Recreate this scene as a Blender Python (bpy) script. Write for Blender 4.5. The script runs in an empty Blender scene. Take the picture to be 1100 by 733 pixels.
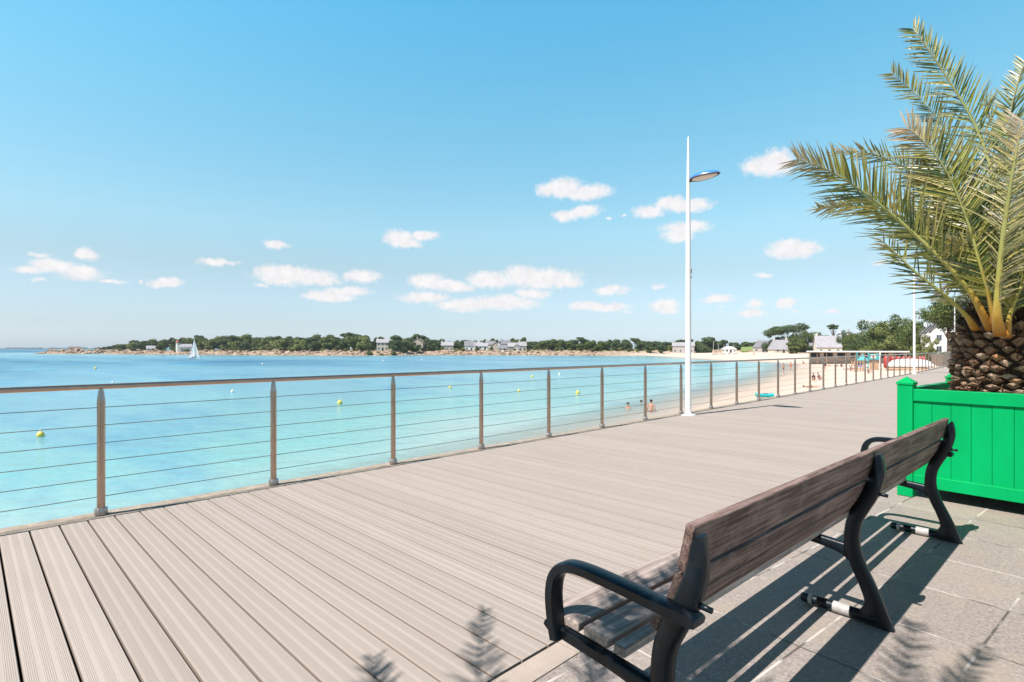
import bpy, math, random
import numpy as np
from mathutils import Vector, Matrix, noise
sc = bpy.context.scene
COL = sc.collection
R_ = math.radians
rnd = random.Random(7)

# ------------------------------------------------------------ camera
H = 1.4
F = 587.0
cam_d = bpy.data.cameras.new('camera')
cam = bpy.data.objects.new('camera', cam_d); COL.objects.link(cam)
cam_d.sensor_width = 36; cam_d.lens = 36*F/1100
cam_d.shift_y = 7.5/1100
cam_d.clip_start = .05; cam_d.clip_end = 40000
cam.location = (0, 0, H); cam.rotation_euler = (R_(90), 0, R_(45))
sc.camera = cam

# ------------------------------------------------------------ light
SUNV = Vector((.108, .66, -1.0)).normalized()
sun_d = bpy.data.lights.new('sun', 'SUN'); sun_d.energy = 5.0; sun_d.angle = R_(.53); sun_d.color = (1, .945, .90)
sun = bpy.data.objects.new('sun', sun_d); COL.objects.link(sun)
sun.rotation_euler = SUNV.to_track_quat('-Z', 'Y').to_euler()
sc.view_settings.view_transform = 'Standard'; sc.view_settings.look = 'None'
sc.view_settings.gamma = 1; sc.view_settings.use_curve_mapping = False
sc.view_settings.exposure = .60
sc.cycles.max_bounces = 8; sc.cycles.transparent_max_bounces = 12
sc.cycles.caustics_reflective = False; sc.cycles.caustics_refractive = False

# ------------------------------------------------------------ node helpers
class NT:
    def __init__(s, tree): s.t = tree; s.n = tree.nodes; s.l = tree.links
    def node(s, typ, **kw):
        n = s.n.new(typ)
        for k, v in kw.items():
            if k == 'ins':
                for i, val in v.items():
                    s.put(n, i, val)
            else: setattr(n, k, v)
        return n
    def put(s, n, i, val):
        sock = n.inputs[i]
        if isinstance(val, bpy.types.NodeSocket): s.l.new(val, sock)
        else: sock.default_value = val
    def math(s, op, a, b=0.0, c=0.0, clamp=False):
        n = s.n.new('ShaderNodeMath'); n.operation = op; n.use_clamp = clamp
        s.put(n, 0, a); s.put(n, 1, b); s.put(n, 2, c)
        return n.outputs[0]
    def vmath(s, op, a, b=(0,0,0), c=(0,0,0), out=0):
        n = s.n.new('ShaderNodeVectorMath'); n.operation = op
        s.put(n, 0, a); s.put(n, 1, b)
        if op == 'MULTIPLY_ADD': s.put(n, 2, c)
        return n.outputs[out]
    def mix(s, f, a, b, mode='MIX'):
        n = s.n.new('ShaderNodeMix'); n.data_type = 'RGBA'; n.blend_type = mode
        s.put(n, 0, f); s.put(n, 6, a); s.put(n, 7, b)
        return n.outputs[2]
    def ramp(s, f, stops, interp='LINEAR'):
        n = s.n.new('ShaderNodeValToRGB'); cr = n.color_ramp; cr.interpolation = interp
        while len(cr.elements) < len(stops): cr.elements.new(.5)
        for e, (p, c) in zip(cr.elements, stops):
            e.position = p; e.color = c if len(c) == 4 else (*c, 1)
        s.put(n, 0, f)
        return n.outputs[0]
    def noise(s, vec, scale, detail=3, rough=.55, out=0):
        n = s.n.new('ShaderNodeTexNoise'); s.put(n, 'Vector', vec)
        n.inputs['Scale'].default_value = scale; n.inputs['Detail'].default_value = detail
        n.inputs['Roughness'].default_value = rough
        return n.outputs[out]
    def rng(s, v, a, b, c=0.0, d=1.0, smooth=False):
        n = s.n.new('ShaderNodeMapRange')
        if smooth: n.interpolation_type = 'SMOOTHSTEP'
        s.put(n, 0, v); s.put(n, 1, a); s.put(n, 2, b); s.put(n, 3, c); s.put(n, 4, d)
        return n.outputs[0]
    def xyz(s, v):
        n = s.n.new('ShaderNodeSeparateXYZ'); s.put(n, 0, v); return n.outputs
    def comb(s, x, y, z):
        n = s.n.new('ShaderNodeCombineXYZ'); s.put(n, 0, x); s.put(n, 1, y); s.put(n, 2, z); return n.outputs[0]
def c4(c): return (*c, 1) if len(c) == 3 else c

# ------------------------------------------------------------ sky
world = bpy.data.worlds.new('World'); sc.world = world; world.use_nodes = True
wt = NT(world.node_tree); wt.n.clear()
sky = wt.node('ShaderNodeTexSky', sky_type='NISHITA', sun_disc=False, sun_elevation=math.asin(-SUNV.z),
              sun_rotation=R_(189.3), altitude=0, air_density=1.0, dust_density=.6, ozone_density=1.5)
tc = wt.node('ShaderNodeTexCoord')
gx, gy, gz = wt.xyz(tc.outputs['Generated'])
RR = wt.math('MULTIPLY', wt.math('ADD', gx, gy), .70711)
FF = wt.math('MULTIPLY', wt.math('SUBTRACT', gy, gx), .70711)
az = wt.math('ARCTAN2', RR, FF)
el = wt.math('ARCSINE', gz)
pv = wt.comb(az, el, 0)
nz = wt.noise(pv, 26, 5, .6, out=1)
nzs = wt.vmath('SUBTRACT', nz, (.5, .5, .5))
pd = wt.vmath('MULTIPLY_ADD', nzs, (.045, .022, 0), pv)
CL = [(605,202,26,10),(632,207,26,9),(587,203,12,8),(608,231,16,6),(627,228,17,6),(698,227,20,7),(738,221,28,8),(722,218,20,7),
 (737,244,29,6),(728,252,18,7),(815,178,22,10),(833,175,22,13),(854,268,30,10),(848,265,16,8),(430,256,20,9),(456,254,18,6),(436,262,20,5),
 (295,262,13,5),(300,296,30,10),(336,299,32,8),(318,293,24,7),(388,297,21,7),(352,319,30,6),(372,313,28,5),(458,301,20,8),(482,307,32,6),
 (455,319,30,6),(500,327,36,7),(542,325,42,8),(526,300,26,9),(585,299,42,11),(562,297,24,10),(606,303,22,7),(572,315,20,6),
 (655,312,20,5),(645,329,36,5),(622,330,14,4),(713,329,17,8),(771,321,18,5),(812,326,11,5),(810,336,14,4),(845,325,12,6),
 (55,286,24,8),(86,292,30,8),(92,272,18,7),(180,303,22,5),(233,281,22,4),(32,291,20,4)]
CF = [(776,331,6,3),(857,334,9,3),(820,295,17,4),(710,308,16,4),(118,301,26,4),(42,275,22,5),(148,301,7,4),(675,335,10,3),(945,283,18,5),(985,300,18,5),(654,236,7,3),
 (278,307,14,4),(895,335,20,4),(500,335,30,4),(670,232,8,3),(46,302,18,4),(930,347,20,3)]
def cl_nodes(lst, off):
    acc = None
    for (u, v, a, b) in lst:
        x = u-550; q = F*F+x*x
        ca = math.atan2(x, F); ce = math.atan2(374-v, math.sqrt(q))
        sa = a*F/q*1.12; se = b/math.sqrt(q)*1.18
        d = wt.vmath('MULTIPLY_ADD', pd, (1/sa, 1/se, 0), (-ca/sa, -ce/se, 0))
        ln = wt.vmath('LENGTH', d, out=1)
        acc = ln if acc is None else wt.math('MINIMUM', acc, ln)
    return wt.math('ADD', acc, off) if off else acc
dm = wt.math('MINIMUM', cl_nodes(CL, 0), cl_nodes(CF, .42))
fine = wt.noise(pv, 120, 4, .6)
dm = wt.math('MULTIPLY_ADD', wt.math('SUBTRACT', fine, .5), .75, dm)
alpha = wt.rng(dm, 1.12, .40, 0, 1, True)
# sky tinted clear cyan in view; unseen zenith darkened to cut fill light
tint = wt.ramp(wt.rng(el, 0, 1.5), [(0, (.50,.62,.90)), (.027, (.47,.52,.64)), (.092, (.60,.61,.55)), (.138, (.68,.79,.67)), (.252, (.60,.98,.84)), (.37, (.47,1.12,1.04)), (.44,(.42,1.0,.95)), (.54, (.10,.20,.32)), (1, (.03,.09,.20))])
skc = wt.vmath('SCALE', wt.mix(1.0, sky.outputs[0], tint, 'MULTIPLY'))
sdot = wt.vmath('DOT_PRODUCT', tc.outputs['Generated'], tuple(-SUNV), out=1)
wt.l.new(wt.rng(sdot, .38, .85, 2.5, .5, True), skc.node.inputs['Scale'])  # sun side of the sky dimmed as well, so shadows get less fill
cshade = wt.noise(pv, 55, 3)
cloudc = wt.mix(wt.rng(cshade,.35,.65), (8.6, 8.35, 8.5, 1), (9.6, 9.3, 9.3, 1))
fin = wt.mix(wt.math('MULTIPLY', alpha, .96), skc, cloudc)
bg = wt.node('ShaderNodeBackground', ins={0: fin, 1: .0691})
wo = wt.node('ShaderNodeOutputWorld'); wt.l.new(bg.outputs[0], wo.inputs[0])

# ------------------------------------------------------------ materials
def mat(name, base=(.5,.5,.5), rough=.6, metal=0.0, spec=.5):
    m = bpy.data.materials.new(name); m.use_nodes = True
    t = NT(m.node_tree); b = t.n['Principled BSDF']
    b.inputs['Base Color'].default_value = c4(base); b.inputs['Roughness'].default_value = rough
    b.inputs['Metallic'].default_value = metal; b.inputs['Specular IOR Level'].default_value = spec
    return m, t, b
def varied(name, base, rough=.7, amt=.25, scale=3.0, bump=0.0, metal=0.0, spec=.4, bscale=None, obj=False, dirt=None, dscale=6):
    m, t, b = mat(name, base, rough, metal, spec)
    g = t.node('ShaderNodeTexCoord').outputs['Object'] if obj else t.node('ShaderNodeNewGeometry').outputs['Position']
    n = t.noise(g, scale, 5, .62)
    dk = tuple(c*(1-amt) for c in base); lt = tuple(min(1, c*(1+amt)) for c in base)
    col = t.ramp(n, [(.28, dk), (.72, lt)])
    if dirt is not None:
        n2 = t.noise(g, dscale, 6, .7)
        col = t.mix(t.rng(n2, .56, .68, 0, .6), col, c4(dirt))
    t.l.new(col, b.inputs['Base Color'])
    if bump:
        bn = t.node('ShaderNodeBump', ins={'Strength': bump, 'Distance': .01})
        t.l.new(t.noise(g, bscale or scale*4, 6, .6), bn.inputs['Height']); t.l.new(bn.outputs[0], b.inputs['Normal'])
    return m
def island(name, stops, rough=.6, transl=0.0, attr=None, spec=.3):
    """colour by random-per-island (leaves, stones)"""
    m, t, b = mat(name, (.1,.1,.1), rough, 0, spec)
    g = t.node('ShaderNodeNewGeometry')
    col = t.ramp(g.outputs['Random Per Island'], stops)
    if attr:
        a = t.node('ShaderNodeAttribute', attribute_name='dry')
        col = t.mix(a.outputs['Fac'], col, c4(attr))
    t.l.new(col, b.inputs['Base Color'])
    if transl:
        tr = t.node('ShaderNodeBsdfTranslucent'); t.l.new(col, tr.inputs[0])
        mx = t.node('ShaderNodeMixShader', ins={0: transl, 1: b.outputs[0], 2: tr.outputs[0]})
        t.l.new(mx.outputs[0], t.n['Material Output'].inputs[0])
    return m
M = {}

# ------------------------------------------------------------ mesh builder
class MB:
    def __init__(s): s.v = []; s.f = []; s.a = []
    def add(s, vs, fs, a=0.0):
        o = len(s.v); s.v += [tuple(v) for v in vs]; s.f += [tuple(i+o for i in f) for f in fs]; s.a += [a]*len(vs); return s
    def box(s, x0, x1, y0, y1, z0, z1, rot=0, piv=(0,0), a=0.0):
        vs = [(x,y,z) for z in (z0,z1) for y in (y0,y1) for x in (x0,x1)]
        if rot:
            c, n = math.cos(rot), math.sin(rot)
            vs = [(piv[0]+(x-piv[0])*c-(y-piv[1])*n, piv[1]+(x-piv[0])*n+(y-piv[1])*c, z) for x,y,z in vs]
        return s.add(vs, [(0,2,3,1),(4,5,7,6),(0,1,5,4),(2,6,7,3),(0,4,6,2),(1,3,7,5)], a)
    def tube(s, pts, rad, seg=12, cap=True, flat=1.0, a=None):
        pts = [Vector(p) for p in pts]; n = len(pts)
        if not hasattr(rad, '__len__'): rad = [rad]*n
        t0 = (pts[1]-pts[0]).normalized()
        up = Vector((0,0,1)) if abs(t0.z) < .9 else Vector((1,0,0))
        x = t0.cross(up).normalized()
        vs = []; al = []
        for i, p in enumerate(pts):
            t = (pts[min(i+1,n-1)]-pts[max(i-1,0)]).normalized()
            x = (x - t*x.dot(t)).normalized(); y = t.cross(x)
            for k in range(seg):
                an = 2*math.pi*k/seg
                vs.append(p + x*math.cos(an)*rad[i] + y*math.sin(an)*rad[i]*flat)
                al.append(a[i] if a else 0.0)
        fs = [(i*seg+k, i*seg+(k+1)%seg, (i+1)*seg+(k+1)%seg, (i+1)*seg+k) for i in range(n-1) for k in range(seg)]
        if cap: fs += [tuple(reversed(range(seg))), tuple((n-1)*seg+k for k in range(seg))]
        o = len(s.v); s.add(vs, fs); s.a[o:] = al
        return s
    def lathe(s, prof, seg=20, c=(0,0,0)):
        vs = [(c[0]+r*math.cos(2*math.pi*k/seg), c[1]+r*math.sin(2*math.pi*k/seg), c[2]+z) for r, z in prof for k in range(seg)]
        n = len(prof)
        fs = [(i*seg+k, i*seg+(k+1)%seg, (i+1)*seg+(k+1)%seg, (i+1)*seg+k) for i in range(n-1) for k in range(seg)]
        fs += [tuple(reversed(range(seg))), tuple((n-1)*seg+k for k in range(seg))]
        return s.add(vs, fs)
    def build(s, name, m, parent=None, smooth=False, bevel=0.0, attr=None, loc=None, auto=None):
        me = bpy.data.meshes.new(name); me.from_pydata(s.v, [], s.f); me.update()
        if attr:
            at = me.attributes.new(attr, 'FLOAT', 'POINT'); at.data.foreach_set('value', s.a)
        if m is not None: me.materials.append(m)
        if smooth: me.polygons.foreach_set('use_smooth', [True]*len(me.polygons))
        if auto:
            me.set_sharp_from_angle(angle=R_(auto))
        o = bpy.data.objects.new(name, me); COL.objects.link(o)
        if parent is not None: o.parent = parent
        if loc: o.location = loc
        if bevel:
            b = o.modifiers.new('bevel', 'BEVEL'); b.width = bevel; b.segments = 2; b.limit_method = 'ANGLE'; b.angle_limit = R_(35)
            me.polygons.foreach_set('use_smooth', [True]*len(me.polygons)); b.harden_normals = True
        return o
def tag(o, label=None, cat=None, group=None, kind=None):
    if label: o['label'] = label
    if cat: o['category'] = cat
    if group: o['group'] = group
    if kind: o['kind'] = kind
    return o
def empty(name, loc, rz=0, label=None, cat=None, group=None):
    o = bpy.data.objects.new(name, None); COL.objects.link(o); o.empty_display_size = .2
    o.location = loc; o.rotation_euler = (0,0,rz); return tag(o, label, cat, group)
def copy_tree(o, parent=None):
    c = o.copy(); COL.objects.link(c)
    if parent is not None: c.parent = parent
    for ch in list(o.children): copy_tree(ch, c)
    return c
def struct(o): o['kind'] = 'structure'; return o
def at(u, D):                     # world x,y of a bearing (u) at a distance D along the view axis
    r = (u-550)*D/F
    return (.70711*(r-D), .70711*(r+D))
def P3(u, v, D):
    x, y = at(u, D); return Vector((x, y, H-(v-374)*D/F))
def loft(mb, path, hw, th, y0):
    """rounded-rectangle section swept in the x-z plane; th = half thickness in y"""
    n = len(path); sec = [(-1,-.6),(-.72,-1),(.72,-1),(1,-.6),(1,.6),(.72,1),(-.72,1),(-1,.6)]
    vs = []
    for i,(x,z) in enumerate(path):
        a = path[max(i-1,0)]; b = path[min(i+1,n-1)]
        t = Vector((b[0]-a[0],0,b[1]-a[1])).normalized(); nn = Vector((t.z,0,-t.x))
        h = hw[i] if hasattr(hw,'__len__') else hw
        for (p,q) in sec: vs.append((x+nn.x*p*h, y0+q*th, z+nn.z*p*h))
    k = 8
    fs = [(i*k+j, i*k+(j+1)%k, (i+1)*k+(j+1)%k, (i+1)*k+j) for i in range(n-1) for j in range(k)]
    fs += [tuple(reversed(range(k))), tuple((n-1)*k+j for j in range(k))]
    mb.add(vs, fs)
def smooth_path(pts, n=6):
    """catmull-rom through tuples of any length"""
    out = []
    P = [tuple(p) for p in pts]; P = [tuple(2*a-b for a,b in zip(P[0],P[1]))]+P+[tuple(2*a-b for a,b in zip(P[-1],P[-2]))]
    for i in range(1, len(P)-2):
        for k in range(n):
            t = k/n
            out.append(tuple(.5*((2*b)+(-a+c)*t+(2*a-5*b+4*c-d)*t*t+(-a+3*b-3*c+d)*t**3) for a,b,c,d in zip(P[i-1],P[i],P[i+1],P[i+2])))
    out.append(P[-2]); return out

# ------------------------------------------------------------ terrain, sea
COAST = [(-11,-1500),(-11,-60),(-11,-10),(-11.3,0),(-12.2,7),(-13.2,13),(-14.6,20.7),(-17.6,33),(-20.8,46.6),(-26,72),(-33,103),(-41,132),(-48,156),
 (-56,170),(-72,181),(-90,198),(-111,221),(-150,262),(-172,284),(-193,264),(-239,247),(-262,232),(-288,212),(-280,185),(-302,154),(-343,138),(-380,118),(-411,104),
 (-452,85),(-507,73),(-525,55),(-551,39),(-566,44),(-560,62),(-545,95),(-560,160),(-700,400),(-900,900),(-300,1500),(2500,2500),(2500,-1500)]
def bend(Y): return -.00095*max(0.0, Y-30)**2
def wall_x(Y): return -5.82+bend(Y)
WALLFAR = [at(u, d) for u, d in ((985,168),(955,215),(915,262),(870,300),(820,322),(790,330))]
TOWN = [(wall_x(y)+1.2, y) for y in (-1500,0,30,50,70,90,110,128)] + WALLFAR + [at(760,345),(-230,420),(-400,900),(2500,2500),(2500,-1500)]
def sd_poly(P, X, Y):
    """signed distance, + inside"""
    P = np.array(P); n = len(P); d2 = np.full(X.shape, 1e18); ins = np.zeros(X.shape, bool)
    for i in range(n):
        a = P[i]; b = P[(i+1) % n]; e = b-a
        wx = X-a[0]; wy = Y-a[1]; t = np.clip((wx*e[0]+wy*e[1])/(e@e), 0, 1)
        d2 = np.minimum(d2, (wx-t*e[0])**2+(wy-t*e[1])**2)
        c = ((a[1] > Y) != (b[1] > Y))
        if e[1] != 0:
            xi = a[0]+(Y-a[1])*e[0]/e[1]; ins ^= c & (X < xi)
    d = np.sqrt(d2); return np.where(ins, d, -d)
def ter(X, Y):
    X = np.asarray(X, float); Y = np.asarray(Y, float)
    d = sd_poly(COAST, X, Y); tw = sd_poly(TOWN, X, Y)
    head = np.clip((-X-165)/25, 0, 1)*(tw < 0)
    wob = .25*np.sin(X*.9+Y*.31)*np.sin(Y*.77-X*.2)+.2*np.sin(X*.23+1)*np.sin(Y*.19)
    sea = -3 + np.maximum(d*.05, -6)
    beach = -3+np.minimum(d*.03, 1.9)
    rocky = -3+np.minimum(d*.35, 2.3)+np.clip(d-7, 0, 60)*.012+wob*np.clip(d/4, 0, 1)*2.2
    z = np.where(d < 0, sea, beach*(1-head)+rocky*head)
    near = (Y < 130)
    town = np.where(near, -.12, -.25)
    k = np.clip(tw/1.0, 0, 1)
    z = np.where(tw > 0, z*(1-k)+town*k, z)
    return z, d, tw, head
def gz_at(x, y): return float(ter(np.array([x]), np.array([y]))[0][0])
hd = math.pi/4
th = np.concatenate([np.arange(-48, 48.01, .16), np.arange(50, 311, 2.5)])
rr = np.concatenate([1.5*1.045**np.arange(0, 108), np.arange(175, 470, 2.5), 470*1.09**np.arange(1, 44)])
TH, RD = np.meshgrid(np.radians(th), rr)
GX = RD*np.sin(TH-hd); GY = RD*np.cos(TH-hd)
def grid_obj(name, Z, m, attrs):
    nr, nt = GX.shape
    co = np.stack([GX, GY, Z], -1).reshape(-1, 3)
    idx = np.arange(nr*nt).reshape(nr, nt); nx = np.roll(idx, -1, 1)
    q = np.stack([idx[:-1], idx[1:], nx[1:], nx[:-1]], -1).reshape(-1, 4)[:, ::-1]
    me = bpy.data.meshes.new(name); me.vertices.add(len(co)); me.vertices.foreach_set('co', co.ravel())
    me.loops.add(q.size); me.loops.foreach_set('vertex_index', q.ravel().astype(np.int32))
    me.polygons.add(len(q)); me.polygons.foreach_set('loop_start', np.arange(0, q.size, 4, dtype=np.int32))
    me.polygons.foreach_set('use_smooth', np.ones(len(q), bool))
    me.update(calc_edges=True)
    for k, arr in attrs.items():
        a = me.attributes.new(k, 'FLOAT', 'POINT'); a.data.foreach_set('value', arr.ravel().astype(np.float32))
    me.materials.append(m)
    o = bpy.data.objects.new(name, me); COL.objects.link(o); return struct(o)
TZ, TD, TW, THD = ter(GX, GY)
# ground material: sand / grass / rock
m, t, b = mat('ground_sand_grass', rough=.95, spec=.1)
pos = t.node('ShaderNodeNewGeometry').outputs['Position']
n1 = t.noise(pos, .35, 6, .6); n2 = t.noise(pos, 5, 5, .7)
sand = t.ramp(n1, [(.3, (0.638,0.496,0.403)), (.7, (0.706,0.571,0.470))])
sand = t.mix(t.math('MULTIPLY', n2, .3), sand, (0.554,0.420,0.319,1))
zz = t.xyz(pos)[2]
sand = t.mix(t.rng(zz, -2.97, -2.80, 1, 0), sand, (0.504,0.403,0.328,1))
grass = t.ramp(t.noise(pos, .12, 5), [(.35, (.10,.13,.04)), (.65, (.26,.24,.12))])
rock = t.ramp(t.noise(pos, .5, 6, .7), [(.3, (.16,.11,.08)), (.6, (.42,.31,.23)), (.75, (.5,.42,.33))])
hdn = t.node('ShaderNodeAttribute', attribute_name='head').outputs['Fac']
land = t.mix(t.rng(t.math('ADD', zz, t.math('MULTIPLY', n1, 2)), .2, .8), rock, grass)
col = t.mix(hdn, sand, land)
twn = t.node('ShaderNodeAttribute', attribute_name='town').outputs['Fac']
col = t.mix(twn, col, grass)
t.l.new(col, b.inputs['Base Color']); M['ground'] = m
grid_obj('ground', TZ, m, {'head': THD, 'town': (TW > 3).astype(float)})

m, t, b = mat('sea_water', rough=.16, spec=.12)
pos = t.node('ShaderNodeNewGeometry').outputs['Position']
off = t.node('ShaderNodeAttribute', attribute_name='off').outputs['Fac']      # metres offshore
str1 = t.noise(t.vmath('MULTIPLY', pos, (.006, .022, 0)), 1, 4, .6)
str2 = t.noise(t.vmath('MULTIPLY', pos, (.045, .07, 0)), 1, 5, .6)
offn = t.math('MULTIPLY', off, t.rng(str2, .3, .7, .55, 1.5))
lg = t.math('DIVIDE', t.math('LOGARITHM', t.math('ADD', offn, 1), 10.0), 3.4)
col = t.ramp(lg, [(0, (0.470,0.420,0.361)), (.22, (0.336,0.437,0.403)), (.36, (0.168,0.403,0.395)), (.47, (0.113,0.311,0.370)), (.58, (0.067,0.218,0.319)), (.68, (0.017,0.105,0.197)), (1, (0.013,0.084,0.176))])
col = t.mix(t.rng(str1, .42, .62, 0, .7), col, t.mix(.5, col, (0.252,0.504,0.571,1)))
pt = t.noise(t.vmath('MULTIPLY', pos, (0.025,0.076,0.000)), 1, 5, .65)
col = t.mix(t.rng(pt, .54, .66, 0, .6), col, (0.025,0.202,0.386,1))
t.l.new(col, b.inputs['Base Color'])
w1 = t.noise(t.vmath('MULTIPLY', pos, (1.6, 1.1, 1)), 1.0, 4, .6)
w2 = t.noise(t.vmath('MULTIPLY', pos, (.35, .25, 1)), 1.0, 3, .5)
hh = t.math('MULTIPLY_ADD', w2, 1.6, w1)
bn = t.node('ShaderNodeBump', ins={'Strength': .9, 'Distance': .10, 'Height': hh}); t.l.new(bn.outputs[0], b.inputs['Normal'])
t.l.new(t.rng(off, 15, 200, .15, .42), b.inputs['Roughness'])
tr = t.node('ShaderNodeBsdfTransparent')
mx = t.node('ShaderNodeMixShader', ins={0: t.rng(off, 0.0, 7.0, .12, 1), 1: tr.outputs[0], 2: b.outputs[0]})
t.l.new(mx.outputs[0], t.n['Material Output'].inputs[0])
grid_obj('sea', np.full(GX.shape, -3.0), m, {'off': np.maximum(-TD, 0)})

# seawall under the deck edge and round the bay
M['concrete'] = varied('concrete', (0.336,0.277,0.218), .9, .3, 9, .8, dirt=(.17,.13,.10), dscale=14)
M['beach_wall'] = varied('beach_wall_stone', (.36,.25,.19), .9, .25, .6, .2)
def ribbon(name, pts, z0, z1, wd, m):
    mb = MB(); n = len(pts); L = []; Rr = []
    for i, p in enumerate(pts):
        a = pts[max(i-1,0)]; c = pts[min(i+1,n-1)]
        tt = Vector((c[0]-a[0], c[1]-a[1])).normalized(); nn = Vector((tt.y, -tt.x))
        L.append((p[0], p[1])); Rr.append((p[0]+nn.x*wd, p[1]+nn.y*wd))
    vs = []
    for l, r in zip(L, Rr): vs += [(l[0],l[1],z0),(l[0],l[1],z1),(r[0],r[1],z1),(r[0],r[1],z0)]
    fs = [(i*4+j, i*4+(j+1)%4, (i+1)*4+(j+1)%4, (i+1)*4+j) for i in range(n-1) for j in range(4)]
    fs += [(3,2,1,0), tuple((n-1)*4+j for j in range(4))]
    mb.add(vs, fs); return mb.build(name, m)
ys = [-40+2*i for i in range(90)]; ys = [y for y in ys if y <= 128]
o = ribbon('sea_wall', [(wall_x(y), y) for y in ys], -4.2, -.005, .235, M['concrete']); struct(o)
o = ribbon('sea_wall', [(wall_x(128), 128)]+WALLFAR+[at(765,338)], -3.2, .05, .8, M['beach_wall']); struct(o)

# ------------------------------------------------------------ boardwalk
PITCH = .1772
m, t, b = mat('deck_boards', rough=.75, spec=.25)
g = t.node('ShaderNodeNewGeometry'); pos = g.outputs['Position']
atb = t.node('ShaderNodeAttribute', attribute_name='across').outputs['Fac']      # 0..1 across the board
rpi = g.outputs['Random Per Island']
grain = t.noise(t.vmath('MULTIPLY', pos, (1.2, 60, 1)), 1, 4, .6)
blot = t.noise(t.vmath('MULTIPLY', pos, (.8, 2.5, 1)), 1, 5, .65)
base = t.ramp(rpi, [(0, (.380,.326,.288)), (.5, (.404,.346,.304)), (1, (.428,.368,.324))])
base = t.mix(t.rng(grain, .3, .7, 0, .22), base, (0.311,0.252,0.210,1))
base = t.mix(t.rng(blot, .48, .75, 0, .35), base, (0.336,0.273,0.227,1))
sp = t.noise(pos, 90, 2, .5)
base = t.mix(t.rng(sp, .70, .76, 0, .5), base, (0.210,0.168,0.134,1))
# three grooved bands separated by plain strips
saw = t.math('FRACT', t.math('MULTIPLY', atb, 3.0))
band = t.math('MULTIPLY', t.rng(saw, .10, .24), t.rng(saw, .90, .76))
gr = t.math('SINE', t.math('MULTIPLY', atb, 2*math.pi*24))
groove = t.math('MULTIPLY', band, t.rng(gr, .1, .8))
col = t.mix(t.math('MULTIPLY', groove, t.math('MULTIPLY', t.rng(blot, .35, .65, .24, .48), t.rng(t.math('FRACT', t.math('MULTIPLY', rpi, 7.3)), 0, 1, .35, 1.15))), base, (.25,.20,.17,1))
col = t.mix(t.math('MULTIPLY', band, .05), col, (.33,.27,.22,1))
edge = t.math('ABSOLUTE', t.math('SUBTRACT', atb, .5))
col = t.mix(t.rng(edge, .472, .490, 0, .55), col, (.16,.12,.095,1))
t.l.new(col, b.inputs['Base Color'])
bn = t.node('ShaderNodeBump', ins={'Strength': .6, 'Distance': .003}); bn.invert = True
t.l.new(groove, bn.inputs['Height']); t.l.new(bn.outputs[0], b.inputs['Normal'])
mb = MB(); y = -5.0 + (.346 - PITCH*math.floor((.346+5)/PITCH) ) ; y = .346 - PITCH*30
rb = random.Random(3)
while y < 128:
    gap = .0115 if y < 1.0 else .0085
    s = bend(y); j = rb.uniform(-.0012, .0012); x0 = -5.565+s+rb.uniform(-.004,.004); x1 = -1.70+rb.uniform(-.002,.002)
    y0 = y+gap/2; y1 = y+PITCH-gap/2
    o = len(mb.v)
    c = .003
    vs = []; sec = [(y0,-.028+j,0),(y0,-c+j,0),(y0+c,j,.02),(y1-c,j,.98),(y1,-c+j,1),(y1,-.028+j,1)]
    for x in (x0, x1):
        for (yy,z,a) in sec: vs.append((x,yy,z))
    mb.add(vs, [(k,k+1,k+7,k+6) for k in range(5)]+[(5,0,6,11),(5,4,3,2,1,0),(6,7,8,9,10,11)])
    mb.a[o:] = [q[2] for q in sec]*2
    y += PITCH
struct(mb.build('boardwalk', m, attr='across'))
M['void'] = varied('deck_underside', (.03,.027,.025), .95)
mb = MB(); 
ribbon_pts = [(wall_x(y)+.25, y) for y in ys]
mb2 = MB()
vs = []; 
for (x,y) in ribbon_pts: vs += [(x,y,-.075),(-1.69,y,-.075)]
mb2.add(vs, [(2*i,2*i+1,2*i+3,2*i+2) for i in range(len(ribbon_pts)-1)])
o = mb2.build('boardwalk_substructure', M['void']); struct(o)

# ------------------------------------------------------------ paving
ROT = R_(-6.8)
m, t, b = mat('granite_paving', rough=.7, spec=.3)
pos = t.node('ShaderNodeNewGeometry').outputs['Position']
px, py, pz = t.xyz(pos)
ca, sa = math.cos(ROT), math.sin(ROT)
qx = t.math('MULTIPLY_ADD', px, ca, t.math('MULTIPLY', py, sa))
qy = t.math('MULTIPLY_ADD', py, ca, t.math('MULTIPLY', px, -sa))
q0x = -.186*ca+3.94*sa; q0y = 3.94*ca+.186*sa
cx = t.math('DIVIDE', t.math('SUBTRACT', qx, q0x-53), .53); cy = t.math('DIVIDE', t.math('SUBTRACT', qy, q0y-62), .62)
fx = t.math('ABSOLUTE', t.math('SUBTRACT', t.math('FRACT', cx), .5)); fy = t.math('ABSOLUTE', t.math('SUBTRACT', t.math('FRACT', cy), .5))
dx = t.math('MULTIPLY', t.math('SUBTRACT', .5, fx), .53); dy = t.math('MULTIPLY', t.math('SUBTRACT', .5, fy), .62)
wn = t.noise(pos, 14, 4, .7)
dj = t.math('MINIMUM', dx, dy)
dj = t.math('ADD', dj, t.math('MULTIPLY', t.math('SUBTRACT', wn, .5), .007))
jnt = t.rng(dj, .0072, .0040)
spk3 = t.noise(pos, 55, 4, .8)
cid = t.node('ShaderNodeTexWhiteNoise', noise_dimensions='2D'); t.put(cid, 'Vector', t.comb(t.math('FLOOR', t.math('ADD', cx, .0)), t.math('FLOOR', cy), 0))
slab = t.ramp(cid.outputs['Value'], [(0, (0.227,0.189,0.168)), (.5, (0.265,0.223,0.202)), (1, (0.294,0.248,0.223))])
spk = t.noise(pos, 160, 3, .7); slab = t.mix(t.rng(spk, .35, .75, 0, .6), slab, (0.370,0.319,0.286,1))
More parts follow.
